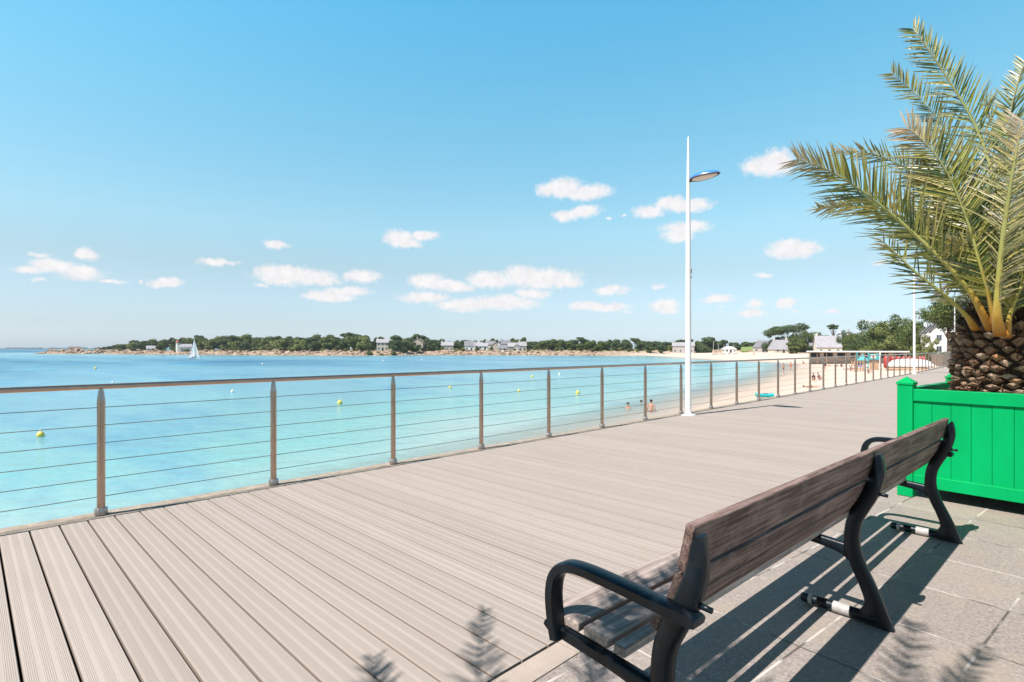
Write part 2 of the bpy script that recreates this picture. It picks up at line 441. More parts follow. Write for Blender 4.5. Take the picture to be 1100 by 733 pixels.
spk2 = t.noise(pos, 95, 2, .6); slab = t.mix(t.rng(spk2, .56, .70, 0, .6), slab, (0.126,0.118,0.109,1))
slab = t.mix(t.rng(spk3, .54, .62, 0, .4), slab, (0.554,0.487,0.428,1)); slab = t.mix(t.rng(spk3, .46, .37, 0, .42), slab, (0.109,0.092,0.084,1))
st = t.noise(pos, 2.2, 6, .7); slab = t.mix(t.rng(st, .46, .62, 0, .55), slab, (0.336,0.277,0.218,1))
dk = t.noise(pos, 34, 5, .75); slab = t.mix(t.rng(dk, .52, .68, 0, .45), slab, (0.420,0.344,0.269,1))
jn = t.noise(pos, 3, 3); jcol = t.mix(t.rng(jn, .42, .55), (0.101,0.088,0.076,1), (0.521,0.470,0.420,1))
col = t.mix(jnt, slab, jcol)
t.l.new(col, b.inputs['Base Color'])
bn = t.node('ShaderNodeBump', ins={'Strength': .35, 'Distance': .004, 'Height': t.math('SUBTRACT', spk, jnt)}); t.l.new(bn.outputs[0], b.inputs['Normal'])
M['paving'] = m
mb = MB(); mb.box(-1.557, 40, -30, 128, -.2, -.003); struct(mb.build('paving', m))
M['border'] = varied('pale_border_stone', (0.386,0.319,0.269), .8, .14, 5, .25, bscale=70)
mb = MB(); y = -10.0
while y < 60:
    mb.box(-1.688, -1.562, y, y+1.195, -.2, -.001); y += 1.2
struct(mb.build('paving_border', M['border'], bevel=.003))

# ------------------------------------------------------------ railing
M['steel'] = varied('brushed_steel', (.45,.33,.26), .25, .10, 9, 0, metal=.85)
M['steel_dark'] = varied('steel_collar', (.46,.42,.40), .4, .2, 20, 0, metal=.7)
M['cable'] = mat('steel_cable', (.22,.20,.19), .45, .8)[0]
RX = -5.70
rail = empty('railing', (RX, .807, 0), 0, 'long stainless steel railing with horizontal cables along the seaward edge of the boardwalk', 'railing')
inv = Vector((-RX, -.807, 0))
def rail_part(mb, name, m, **kw):
    o = mb.build(name, m, rail, **kw); o.location = inv; return o
yy = [-3.5+.715*i for i in range(int(131/.715))]
line = [(RX+bend(y), y) for y in yy]
mb = MB(); mb.tube([(x,y,1.075) for x,y in line], .0225, 16); rail_part(mb, 'handrail', M['steel'], smooth=True)
for k in range(6):
    mb = MB(); mb.tube([(x,y,.15+.15*k) for x,y in line], .0032, 6); rail_part(mb, 'cable', M['cable'], smooth=True)
pm = MB(); pm.lathe([(.030,.0),(.030,.955),(.0295,.96)], 20)
colm = MB(); colm.lathe([(.046,.0),(.048,.004),(.048,.05),(.044,.056),(.031,.057)], 20)
capm = MB(); capm.lathe([(.0298,.958),(.029,.965),(.020,1.035),(.019,1.045),(.010,1.047),(.010,1.06)], 20)
p0 = pm.build('post', M['steel'], rail, smooth=True, auto=40); c0 = colm.build('post_collar', M['steel_dark'], p0, smooth=True, auto=40); k0 = capm.build('post_cap', M['steel_dark'], p0, smooth=True, auto=40)
boltm = MB(); [boltm.lathe([(.005,.2+.15*k-.05-.004),(.005,.2+.15*k-.05+.004)], 6, (.0,0,0)) for k in range(1)]
for i in range(-2, 86):
    y = .807+1.4285*i
    if y > 126: break
    p = p0 if i == -2 else copy_tree(p0, rail)
    p.location = (bend(y), y-.807, 0)

# ------------------------------------------------------------ lamp posts
M['white'] = varied('white_pole_paint', (.82,.81,.79), .35, .04, 1.5, spec=.5)
M['blue'] = varied('blue_lamp_shell', (.05,.22,.62), .25, .1, 3, spec=.5)
M['rim'] = mat('lamp_rim', (.10,.08,.07), .4)[0]
M['diffuser'] = mat('lamp_diffuser', (.62,.55,.50), .35)[0]
lampT = empty('street_lamp', (0,0,0))
mb = MB(); mb.lathe([(.062,0),(.060,.3),(.058,2.2),(.050,3.6),(.040,4.6),(.030,5.2),(.014,5.78),(.004,5.82)], 20); mb.build('pole', M['white'], lampT, smooth=True, auto=50)
mb = MB(); mb.lathe([(.15,0),(.15,.012),(.075,.016),(.070,.05),(.063,.052)], 24); mb.build('base_plate', M['white'], lampT, smooth=True, auto=40)
mb = MB(); mb.box(.045,.075,-.025,.025,2.95,3.05); mb.box(.05,.07,-.02,.02,2.85,2.9); mb.build('junction_box', M['steel_dark'], lampT, bevel=.004)
def headshell(zf, s0, s1, hh, seg=28, rings=8, cx=.36, L=.31, Wd=.17):
    vs = []; fs = []
    for i in range(rings+1):
        a = (math.pi/2)*i/rings
        for k in range(seg):
            an = 2*math.pi*k/seg
            x = cx+L*math.cos(an)*math.cos(a); y = Wd*math.sin(an)*math.cos(a)*(1-.25*math.cos(an))
            vs.append((x, y, zf(x)+hh*math.sin(a)))
    fs = [(i*seg+k, i*seg+(k+1)%seg, (i+1)*seg+(k+1)%seg, (i+1)*seg+k) for i in range(rings) for k in range(seg)]
    return vs, fs
zf = lambda x: 4.88+.05*(x-.05)
hv, hf = headshell(zf, 0, 0, .10)
hv = [(x, y, z+(.04*max(0,(.35-x)) if z > zf(x)+.01 else 0)) for x,y,z in hv]
mb = MB(); mb.add(hv, hf); sh = mb.build('lamp_shell', M['blue'], lampT, smooth=True)
dv, df = headshell(zf, 0, 0, -.025, L=.27, Wd=.14); mb = MB(); mb.add([(x,y,z-.012) for x,y,z in dv], df); mb.build('diffuser', M['diffuser'], sh, smooth=True)
mb = MB(); rp = [(.36+.31*math.cos(a), .17*math.sin(a)*(1-.25*math.cos(a)), zf(.36+.31*math.cos(a))-.004) for a in np.linspace(0, 2*math.pi, 41)]
mb.tube(rp, .012, 8); mb.build('lamp_rim', M['rim'], sh, smooth=True)
mb = MB(); mb.tube([(.03,0,4.86),(.12,0,4.885)], .022, 8); mb.build('bracket', M['rim'], lampT, smooth=True)
LAMPS = [(-5.46,10.66,'nearest and tallest-looking white lamp post with a blue leaf-shaped lamp, beside the cable railing'),
 (-5.5,36.2,'second white lamp post along the boardwalk, seen left of the palm beneath its lowest frond'),
 (-6.45,61.5,'third white lamp post, standing right against the left side of the palm trunk'),
 (-8.3,86.5,'fourth white lamp post, small, just behind the palm trunk'),
 (-10.6,112,'farthest and smallest white lamp post on the boardwalk')]
for i, (x,y,lb) in enumerate(LAMPS):
    l = lampT if i == 0 else copy_tree(lampT)
    l.location = (x,y,0); tag(l, lb, 'street lamp', 'white lamp posts along the boardwalk')

# ------------------------------------------------------------ bench
def wood(name, c1, c2, axis='y', rough=.7):
    m, t, b = mat(name, rough=rough, spec=.3)
    ob = t.node('ShaderNodeTexCoord').outputs['Object']; g = t.node('ShaderNodeNewGeometry')
    of = t.math('MULTIPLY', g.outputs['Random Per Island'], 9)
    ob = t.vmath('ADD', ob, t.comb(of, of, of))
    n = t.noise(t.vmath('MULTIPLY', ob, (60, 2.2, 60)), 1, 6, .65)
    n2 = t.noise(t.vmath('MULTIPLY', ob, (9, 1.6, 9)), 1, 5, .7)
    n3 = t.noise(ob, 5, 5, .75)
    c = t.ramp(n, [(.36, tuple(x*.65 for x in c1)), (.46, c1), (.55, tuple((a+b_)/2 for a,b_ in zip(c1,c2))), (.66, c2)])
    c = t.mix(t.rng(n2, .45, .7, 0, .5), c, c4(tuple(x*.62 for x in c1)))
    c = t.mix(t.rng(n3, .5, .7, 0, .45), c, c4(tuple(min(1,x*1.35+.03) for x in c2)))
    t.l.new(c, b.inputs['Base Color'])
    bn = t.node('ShaderNodeBump', ins={'Strength': .7, 'Distance': .004, 'Height': n}); t.l.new(bn.outputs[0], b.inputs['Normal'])
    return m
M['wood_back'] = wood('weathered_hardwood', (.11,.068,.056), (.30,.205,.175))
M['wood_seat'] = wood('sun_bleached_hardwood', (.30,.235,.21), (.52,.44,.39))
M['iron'] = varied('dark_cast_iron_paint', (.003,.008,.013), .36, .3, 14, .12, spec=.35, bscale=50, obj=True)
M['worn'] = varied('worn_bare_metal', (.42,.39,.37), .5, .2, 30, .1)
bench = empty('park_bench', (-.64, 3.25, 0), R_(-2.8), 'long dark iron and weathered wood bench with its back to the camera, on granite paving', 'bench')
leg_path = [(.008,.866,.006),(.002,.835,.020),(-.004,.76,.030),(-.036,.66,.035),(-.073,.585,.035),(-.106,.51,.034),(-.118,.43,.034),(-.114,.36,.036),
            (-.085,.275,.034),(-.047,.19,.035),(-.018,.11,.042),(-.016,.045,.068),(-.018,.0,.088)]
lp = smooth_path(leg_path, 5)
for k, ty in enumerate((-1.77, 0.0, 1.80)):
    mb = MB(); loft(mb, [(a,b) for a,b,c in lp], [c for a,b,c in lp], .023, ty)
    fr = mb.build('leg_frame', M['iron'], bench, smooth=True, auto=50)
    mb = MB(); sp_ = smooth_path([(-.11,.335,.045),(-.17,.355,.030),(-.30,.372,.024),(-.46,.384,.022),(-.565,.392,.020),(-.60,.40,.010)], 4)
    loft(mb, [(a,b) for a,b,c in sp_], [c for a,b,c in sp_], .020, ty); mb.build('seat_bracket', M['iron'], fr, smooth=True, auto=50)
    mb = MB(); mb.tube([(.0,ty,.03),(-.30,ty,.03),(-.355,ty,.03),(-.365,ty,.03)], [.027,.027,.026,.018], 16); mb.build('foot_bar', M['iron'], fr, smooth=True, auto=50)
    mb = MB(); mb.tube([(-.125,ty,.03),(-.205,ty,.03)], .0285, 16); mb.build('worn_band', M['worn'], fr, smooth=True, auto=40)
    mb = MB(); mb.tube([(-.305,ty,.03),(-.325,ty,.03)], .0285, 16); mb.build('worn_band', M['worn'], fr, smooth=True, auto=40)
    mb = MB(); mb.tube([(.0,ty,.665),(.040,ty,.662)], .009, 8)
    mb.build('bolt', M['iron'], fr, smooth=True)
for ty in (-1.788, 1.815):
    mb = MB(); ap = smooth_path([(-.530,.370,.020),(-.545,.44,.021),(-.552,.53,.022),(-.534,.60,.021),(-.485,.638,.020),(-.41,.648,.019),(-.30,.645,.019),(-.15,.636,.020),(-.05,.630,.024),(.000,.626,.020),(.012,.624,.010)], 5)
    if ty > 0: ap = [(a, b+.035*max(0, min(1, (b-.37)/.25))*(1 if a < -.2 else max(0, -a/.2)), c) for a,b,c in ap]
    loft(mb, [(a,b) for a,b,c in ap], [c*.95 for a,b,c in ap], .031, ty)
    mb.build('armrest', M['iron'], bench, smooth=True, auto=60)
def plank(name, m, pts, th_, y0=-1.772, y1=1.83, n=10, par=bench, lab=None):
    """pts: two (x,z) rear-face corners; th_: thickness towards -x side normal"""
    (x0,z0),(x1,z1) = pts; d = Vector((x1-x0,0,z1-z0)).normalized(); nn = Vector((-d.z,0,d.x))
    if nn.x > 0: nn = -nn
    a = Vector((x0,0,z0)); b = Vector((x1,0,z1)); c = b+nn*th_; e = a+nn*th_
    mb = MB(); vs = []
    for i in range(n+1):
        y = y0+(y1-y0)*i/n
        for q in (a,b,c,e): vs.append((q.x,y,q.z))
    fs = [(i*4+j, i*4+(j+1)%4, (i+1)*4+(j+1)%4, (i+1)*4+j) for i in range(n) for j in range(4)]+[(3,2,1,0),tuple(n*4+j for j in range(4))]
    mb.add(vs, fs); o = mb.build(name, m, par, bevel=.006); 
    if lab: o['label'] = lab
    return o
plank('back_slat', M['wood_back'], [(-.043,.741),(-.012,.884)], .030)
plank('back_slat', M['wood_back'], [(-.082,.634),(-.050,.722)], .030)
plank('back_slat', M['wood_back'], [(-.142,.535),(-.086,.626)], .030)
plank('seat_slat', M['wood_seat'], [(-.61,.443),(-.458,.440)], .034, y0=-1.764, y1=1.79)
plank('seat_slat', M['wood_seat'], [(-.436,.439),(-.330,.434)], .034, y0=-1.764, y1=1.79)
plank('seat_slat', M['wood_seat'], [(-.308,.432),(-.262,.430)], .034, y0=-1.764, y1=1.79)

# ------------------------------------------------------------ planters
m, t, b = mat('green_planter_paint', rough=.45, spec=.12)
pos = t.node('ShaderNodeTexCoord').outputs['Object']
n = t.noise(t.vmath('MULTIPLY', pos, (3,3,1.2)), 1, 6, .7)
col = t.ramp(n, [(.3, (.0,.315,.088)), (.7, (.0,.395,.118))])
n2 = t.noise(t.vmath('MULTIPLY', pos, (30,30,3)), 1, 5, .7)
col = t.mix(t.rng(n2, .64, .76, 0, .55), col, (.01,.22,.07,1))
t.l.new(col, b.inputs['Base Color'])
bn = t.node('ShaderNodeBump', ins={'Strength': .12, 'Distance': .002, 'Height': t.noise(pos, 60, 4)}); t.l.new(bn.outputs[0], b.inputs['Normal'])
M['green'] = m
M['soil'] = varied('planter_soil', (.07,.045,.03), .95, .5, 8, 1.0, bscale=30)
def make_planter(loc, rz, label):
    S = 1.80; pw = .125
    root = empty('planter', loc, rz, label, 'planter', 'green wooden planters')
    for cx_, cy_ in ((pw/2,pw/2),(S-pw/2,pw/2),(pw/2,S-pw/2),(S-pw/2,S-pw/2)):
        mb = MB(); h = pw/2
        mb.box(cx_-h,cx_+h,cy_-h,cy_+h,0,1.05)
        p = mb.build('corner_post', M['green'], root, bevel=.005)
        k = h+.007
        mb = MB(); mb.add([(cx_-k,cy_-k,1.052),(cx_+k,cy_-k,1.052),(cx_+k,cy_+k,1.052),(cx_-k,cy_+k,1.052),(cx_-k,cy_-k,1.075),(cx_+k,cy_-k,1.075),(cx_+k,cy_+k,1.075),(cx_-k,cy_+k,1.075),(cx_,cy_,1.13)],
            [(3,2,1,0),(0,1,5,4),(1,2,6,5),(2,3,7,6),(3,0,4,7),(4,5,8),(5,6,8),(6,7,8),(7,4,8)])
        mb.build('post_cap', M['green'], p, bevel=.003)
    for side in range(4):
        a = side*math.pi/2
        def bx(mb, x0,x1,y0,y1,z0,z1): mb.box(x0,x1,y0,y1,z0,z1, rot=a, piv=(S/2,S/2))
        mb = MB(); bx(mb, pw+.002,S-pw-.002,.008,.075,.905,1.015); mb.build('top_rail', M['green'], root, bevel=.004)
        mb = MB(); bx(mb, pw+.002,S-pw-.002,.008,.075,.108,.215); mb.build('bottom_rail', M['green'], root, bevel=.004)
        mb = MB(); nb = 11; w = (S-2*pw)/nb
        for i in range(nb): bx(mb, pw+i*w+.0009, pw+(i+1)*w-.0009, .026+.0015*(i%2), .05, .21, .91)
        mb.build('side_panel', M['green'], root, bevel=.003)
        mb = MB(); bx(mb, pw+.01,S-pw-.01,.048,.055,.12,.98); mb.build('liner', M['void'], root)
    mb = MB(); nn_ = 18; vs = [(.06+(S-.12)*i/nn_, .06+(S-.12)*j/nn_, .93+rnd.uniform(-.02,.03)) for j in range(nn_+1) for i in range(nn_+1)]
    mb.add(vs, [(j*(nn_+1)+i, j*(nn_+1)+i+1, (j+1)*(nn_+1)+i+1, (j+1)*(nn_+1)+i) for j in range(nn_) for i in range(nn_)])
    mb.box(.06,S-.06,.06,S-.06,.80,.88)
    mb.build('soil', M['soil'], root, smooth=True)
    return root
make_planter((-1.091,6.290,0), R_(-6), 'bright green wooden planter with pyramid-capped corner posts, holding the palm beyond the bench')

# ------------------------------------------------------------ palms
LEAF = island('palm_leaflets', [(0, (.035,.08,.035)), (.25, (.09,.16,.045)), (.5, (.28,.31,.06)), (.8, (.50,.47,.11)), (1, (.62,.52,.24))], .34, .38, (.72,.54,.42), .6)
m, t, b = mat('palm_stalk', rough=.4, spec=.4)
a = t.node('ShaderNodeAttribute', attribute_name='along').outputs['Fac']
col = t.ramp(a, [(0, (.46,.17,.03)), (.08, (.56,.29,.04)), (.20, (.42,.36,.08)), (.40, (.34,.34,.10)), (.7, (.26,.29,.10)), (1, (.35,.28,.12))])
nn2 = t.noise(t.node('ShaderNodeTexCoord').outputs['Object'], 14, 4); col = t.mix(t.rng(nn2, .5, .75, 0, .5), col, (.22,.13,.04,1))
t.l.new(col, b.inputs['Base Color']); M['stalk'] = m
def frond(ctrl, root, twist=0.0, L=.42, dry=0.0, drytip=.25, n=74, up=(0,0,1), w=.0076, seed=0, r0=.026, one=None, start=.16, name='frond'):
    rf = random.Random(seed*17+5)
    pts = [Vector(p) for p in smooth_path([tuple(p) for p in ctrl], 8)]
    cum = [0.0]
    for i in range(1, len(pts)): cum.append(cum[-1]+(pts[i]-pts[i-1]).length)
    T = cum[-1]
    def ev(s):
        d = s*T
        for i in range(1, len(pts)):
            if cum[i] >= d:
                k = (d-cum[i-1])/max(1e-6, cum[i]-cum[i-1]); return pts[i-1].lerp(pts[i], k)
        return pts[-1]
    N = 30; P = [ev(i/N) for i in range(N+1)]
    mb = MB(); rads = [r0*(1.5-.9*min(1,i/N*6))*(1-i/N)**.75+.0035 if i/N < .17 else r0*(.62)*(1-i/N)**.8+.0035 for i in range(N+1)]
    rads = [r0*((1.22-3.3*s) if s < .17 else .62*((1-s)/.83)**.85)+.003 for s in [i/N for i in range(N+1)]]
    mb.tube(P, rads, 8, flat=.6, a=[i/N for i in range(N+1)])
    fo = mb.build(name, M['stalk'], root, smooth=True, attr='along')
    lb = MB(); UP = Vector(up)
    n = int(n*1.35)
    for i in range(n):
        s = start+(1-start)*(i+rf.uniform(.1,.9))/n
        p = ev(s); tg = (ev(min(1,s+.02))-ev(max(0,s-.02))).normalized()
        side = tg.cross(UP)
        if side.length < .05: side = tg.cross(Vector((1,0,0)))
        side.normalize(); nor = side.cross(tg).normalized()
        prof = min(1, .30+(s-start)*3.2) * (1 if s < .55 else 1-.62*((s-.55)/.45)**1.3)
        for sg in (-1, 1):
            if one == sg and rf.random() < .75: continue
            tw = twist + sg*rf.choice((.10,.35,.6))*1.0
            q = Matrix.Rotation(twist, 3, tg)
            sd = q @ side; no = q @ nor
            el_ = rf.choice((-.1,.25,.65))+rf.uniform(-.16,.16)
            fwd = .72+.45*s+rf.uniform(-.18,.22)
            d = (sd*sg*math.cos(el_) + no*math.sin(el_) + tg*fwd).normalized()
            ln = 1.02*L*prof*rf.uniform(.72,1.12)*(.45 if rf.random() < .05 else 1)
            wd = w*rf.uniform(.8,1.2)
            wv = d.cross(no if abs(d.dot(no)) < .9 else tg).normalized(); dn = d.cross(wv).normalized()
            pth = []; q_ = p.copy(); dd = d.copy()
            stations = ((0,.45),(.3,1.0),(.68,.75),(1.0,.04))
            prev = 0; dry_ = dry
            sag = rf.uniform(.02,.16)+dry*.5; sv = Vector((0,0,-1))
            vs = []; al = []
            for (e, wk) in stations:
                q_ = q_ + dd*(ln*(e-prev)); prev = e
                dd = (dd + sv*sag*.5 + Vector((rf.uniform(-1,1),rf.uniform(-1,1),rf.uniform(-1,1)))*(.03+.12*dry)).normalized()
                vs += [q_+wv*wd*wk+dn*wd*wk*.45, q_, q_-wv*wd*wk+dn*wd*wk*.45]
                base = dry_+ (drytip*max(0, s-.80)/.20*.7 if s > .72 else 0) + (.35*e*e if rf.random() < .5 else .1*e)
                al += [min(1, max(0, base+rf.uniform(-.05,.05)))]*3
            o = len(lb.v)
            lb.add(vs, [(k*3+j, k*3+j+1, k*3+j+4, k*3+j+3) for k in range(3) for j in range(2)])
            lb.a[o:] = al
    lb.build('leaflets', LEAF, fo, attr='dry')
    return fo
def gen_frond(root, base, azd, el0, length, droop, seed, **kw):
    a = R_(azd); e = R_(el0); p = Vector(base); pts = [p.copy()]
    for i in range(5):
        d = Vector((math.cos(a)*math.cos(e), math.sin(a)*math.cos(e), math.sin(e)))
        p = p + d*length/5; pts.append(p.copy()); e -= droop/5*(.6+.3*i)
    return frond(pts, root, seed=seed, **kw)
m, t, b = mat('palm_leaf_bases', rough=.85, spec=.2)
g = t.node('ShaderNodeNewGeometry'); face = t.node('ShaderNodeAttribute', attribute_name='cut').outputs['Fac']
c1 = t.ramp(g.outputs['Random Per Island'], [(0, (.18,.10,.065)), (.45, (.46,.28,.18)), (.8, (.66,.47,.34)), (1, (.58,.27,.11))])
fn = t.noise(t.vmath('MULTIPLY', g.outputs['Position'], (30,30,90)), 1, 5, .7)
c1 = t.mix(t.rng(fn, .42, .7, 0, .75), c1, (.09,.055,.038,1))
c2 = t.mix(face, (.055,.032,.022,1), c1)
t.l.new(c2, b.inputs['Base Color'])
bn = t.node('ShaderNodeBump', ins={'Strength': .9, 'Distance': .012, 'Height': fn}); t.l.new(bn.outputs[0], b.inputs['Normal'])
M['scales'] = m
M['bark'] = varied('palm_bark_core', (.05,.032,.022), .95, .4, 12, 1.0, bscale=40)
M['fibre'] = island('palm_fibres', [(0, (.03,.018,.012)), (.7, (.10,.06,.035)), (1, (.20,.11,.05))], .9)
def make_palm(c, label, seed, top=1.72, rad=.455, z0=.90):
    root = empty('palm_tree', (0,0,0), 0, label, 'palm tree')
    root.location = (c[0], c[1], z0)
    iv = Vector((-c[0], -c[1], -z0))
    rp = random.Random(seed)
    mb = MB(); mb.lathe([(rad*.90,z0-.05),(rad*.93,z0+.2),(rad*.97,z0+.45),(rad*.93,z0+.72),(rad*.78,top+.02),(rad*.45,top+.14),(.1,top+.22)], 40, (c[0],c[1],0))
    tk = mb.build('trunk', M['bark'], root, smooth=True); tk.location = iv
    sc_ = MB(); rows = 30; per = 23
    zc = z0-.02
    for r in range(rows):
        f = r/(rows-1); hgt = .052+.062*min(1, f*2.0); zc += hgt*.33
        if zc > top-.09: break
        rr_ = rad*(.94+.06*math.sin(min(1,f*1.2)*math.pi)); rr_ *= (1 if zc < top-.22 else 1-.25*(zc-top+.22)/.22)
        for k in range(per):
            an = 2*math.pi*(k+.5*(r%2)+rp.uniform(-.22,.22))/per
            w_ = math.pi*rr_/per*1.05*rp.uniform(.78,1.18); h_ = hgt*.52*rp.uniform(.8,1.15); out = rp.uniform(.03,.075)*(1+.4*f)
            ex = Vector((math.cos(an), math.sin(an), 0)); ey = Vector((-math.sin(an), math.cos(an), 0)); ez = Vector((0,0,1))
            C_ = Vector((c[0],c[1],zc+rp.uniform(-.012,.012))) + ex*(rr_-.02)
            tl = rp.uniform(-.35,.35)
            def pt(a_, b_, o_): return C_ + ey*(a_*w_+b_*h_*tl) + ez*(b_*h_) + ex*o_
            # outer rim ring (dark), raised cut face (lighter)
            ring = [(-1,0),(-.5,-.55),(0,-1),(.5,-.55),(1,0),(.55,.5),(0,.85),(-.55,.5)]
            o = len(sc_.v); vs = [pt(a_*1.05, b_*1.05, -.03) for a_,b_ in ring] + [pt(a_*.80, b_*.74+.08, out*(.72+.4*(b_ > 0)-.15*abs(a_))) for a_,b_ in ring] + [pt(0+rp.uniform(-.2,.2), .05, out*1.12)]
            fs = [(i,(i+1)%8,8+(i+1)%8,8+i) for i in range(8)] + [(8+i,8+(i+1)%8,16) for i in range(8)]
            sc_.add(vs, fs); sc_.a[o:] = [0]*8+[.85]*8+[1.0]
        zc += hgt*.33
    s_ = sc_.build('leaf_bases', M['scales'], tk, attr='cut')
    fb = MB()
    for i in range(3200):
        an = rp.uniform(0, 2*math.pi); zz_ = top+rp.uniform(-.22,.14); rr_ = rad*rp.uniform(.55,.98)*(1-.4*max(0, (zz_-top)/.2))
        p = Vector((c[0]+rr_*math.cos(an), c[1]+rr_*math.sin(an), zz_)); d = Vector((math.cos(an)*rp.uniform(.2,.9), math.sin(an)*rp.uniform(.2,.9), rp.uniform(-.3,1.1))).normalized()
        d += Vector((rp.uniform(-.4,.4),rp.uniform(-.4,.4),0)); sd = Vector((-math.sin(an), math.cos(an), 0))*rp.uniform(.004,.012); ln = rp.uniform(.05,.17)
        fb.add([p-sd, p+sd, p+d*ln+sd*.2, p+d*ln-sd*.2], [(0,1,2,3)])
    for i in range(1600):
        an = rp.uniform(0, 2*math.pi); zz_ = rp.uniform(z0, top-.1); rr_ = rad*rp.uniform(.98,1.06)
        p = Vector((c[0]+rr_*math.cos(an), c[1]+rr_*math.sin(an), zz_)); d = Vector((math.cos(an)*rp.uniform(.4,1), math.sin(an)*rp.uniform(.4,1), rp.uniform(-.9,.6))); sd = Vector((-math.sin(an), math.cos(an), rp.uniform(-.5,.5)))*rp.uniform(.003,.008); ln = rp.uniform(.04,.09)
        fb.add([p-sd, p+sd, p+d*ln+sd*.2, p+d*ln-sd*.2], [(0,1,2,3)])
    fb.build('fibre', M['fibre'], tk)
    # short cut stubs of old fronds round the top
    for i in range(16):
        an = 2*math.pi*i/16+rp.uniform(-.1,.1); r1 = rad*.72
        p = Vector((c[0]+r1*math.cos(an), c[1]+r1*math.sin(an), top-.10+rp.uniform(-.06,.04))); d = Vector((math.cos(an)*.75, math.sin(an)*.75, .75)).normalized(); ln = rp.uniform(.10,.20)
        mb = MB(); mb.tube([p-d*.1, p+d*ln*.6, p+d*ln], [.06,.045,.040], 7, flat=.55); sb = mb.build('frond_stub', M['scales'], tk, attr='cut')
    return root, iv
PC = (-.276, 6.936)
palm, piv = make_palm(PC, 'date palm with a thick scaly trunk and arching fronds, growing in the green planter', 5)
DP = 5.10
def pf(lst, **kw):
    pts = [P3(u, v, DP+d) + piv for (u, v, d) in lst]
    return frond(pts, palm, **kw)
pf([(1048,354,-.15),(1036,337,-.2),(1012,315,-.2),(985,294,-.12),(962,272,-.05),(946,257,0)], seed=1, twist=.7, L=.30, n=40, one=-1, start=.25, r0=.030, drytip=.6)
pf([(1064,354,-.3),(1052,331,-.34),(1040,311,-.34),(1016,284,-.3),(987,256,-.2),(955,228,-.1),(915,198,-.02),(885,181,.03),(856,171,.1)], seed=2, twist=.75, L=.50, n=96, drytip=.7, r0=.034)
pf([(1078,350,.1),(1050,310,.1),(1020,268,.1),(975,236,.2),(930,222,.3),(878,224,.35)], seed=3, twist=.5, L=.36, n=86, drytip=.5)
pf([(1080,345,.3),(1058,290,.5),(1025,235,.6),(985,190,.7),(940,166,.8),(898,163,.9)], seed=4, twist=.35, L=.36, n=80, drytip=.8)
pf([(1070,354,-.36),(1062,318,-.42),(1051,278,-.44),(1039,237,-.42),(1016,183,-.38),(992,152,-.33),(974,137,-.3)], seed=5, twist=1.15, L=.50, n=92, drytip=1.0, r0=.034)
pf([(1090,345,.1),(1086,290,.3),(1074,215,.5),(1050,140,.7),(1015,80,.85),(981,31,.9)], seed=6, twist=1.1, L=.46, n=96, drytip=.1, r0=.032)
pf([(1098,350,.3),(1075,270,.6),(1045,200,.9),(1015,140,1.1),(985,103,1.25),(957,78,1.3)], seed=7, twist=.9, L=.42, n=84, drytip=.3)
pf([(1074,360,-.45),(1071,338,-.52),(1073,301,-.58),(1078,250,-.65),(1087,190,-.7),(1098,130,-.75)], seed=8, twist=-1.4, L=.46, n=64, dry=.25, drytip=.6, r0=.036)
pf([(1108,352,.1),(1092,270,.0),(1082,190,.0),(1086,120,.0),(1100,66,.0)], seed=9, twist=.2, L=.36, n=84)
pf([(1082,362,-.45),(1085,338,-.5),(1099,305,-.55),(1130,262,-.6),(1175,230,-.7)], seed=10, twist=-.6, L=.44, n=70, r0=.038)
pf([(1100,350,.5),(1080,320,.8),(1050,305,1.0),(1025,305,1.2),(1004,318,1.3)], seed=11, twist=.4, L=.34, n=60, dry=.75)
pf([(1072,352,-.1),(1055,318,-.1),(1028,281,0),(1003,260,.1),(975,248,.2)], seed=12, twist=.9, L=.40, n=60)
pf([(1080,356,-.1),(1072,310,-.2),(1050,255,-.2),(1022,208,-.2),(985,185,-.2)], seed=13, twist=.9, L=.44, n=80, dry=.08)
pf([(1104,350,.3),(1100,270,.4),(1090,200,.5),(1070,145,.6),(1058,110,.7)], seed=14, twist=.9, L=.44, n=80)
pf([(1112,350,.3),(1120,270,.4),(1128,190,.5),(1120,110,.6),(1105,60,.7)], seed=15, twist=.4, L=.42, n=80)
pf([(1100,350,.4),(1085,300,.6),(1060,255,.8),(1035,215,1.0),(1010,200,1.1)], seed=16, twist=.7, L=.42, n=80)
pf([(1095,355,-.2),(1070,305,-.3),(1055,262,-.3),(1035,240,-.3),(1010,232,-.3)], seed=17, twist=1.1, L=.44, n=70, dry=.12)
pf([(1100,362,-.2),(1080,325,-.35),(1064,290,-.4),(1046,268,-.4),(1022,262,-.4)], seed=18, twist=.9, L=.34, n=60, dry=.05)
ctop = Vector((PC[0], PC[1], 1.75))+piv
for i, (azd, el0, ln, dr) in enumerate([(20,55,2.4,.9),(-10,40,2.4,1.0),(55,50,2.5,1.1),(80,65,2.4,.8),(-40,45,2.3,1.0),(35,25,2.3,.8),(95,40,2.4,1.0),(5,70,2.5,.6),(-65,30,2.2,.7),(120,55,2.4,.9),(60,20,2.1,.6),(-25,20,2.1,.5)]):
    a = R_(azd); gen_frond(palm, ctop+Vector((.3*math.cos(a), .3*math.sin(a), 0)), azd, el0, ln, dr, 30+i, n=64, L=.42, twist=.0)

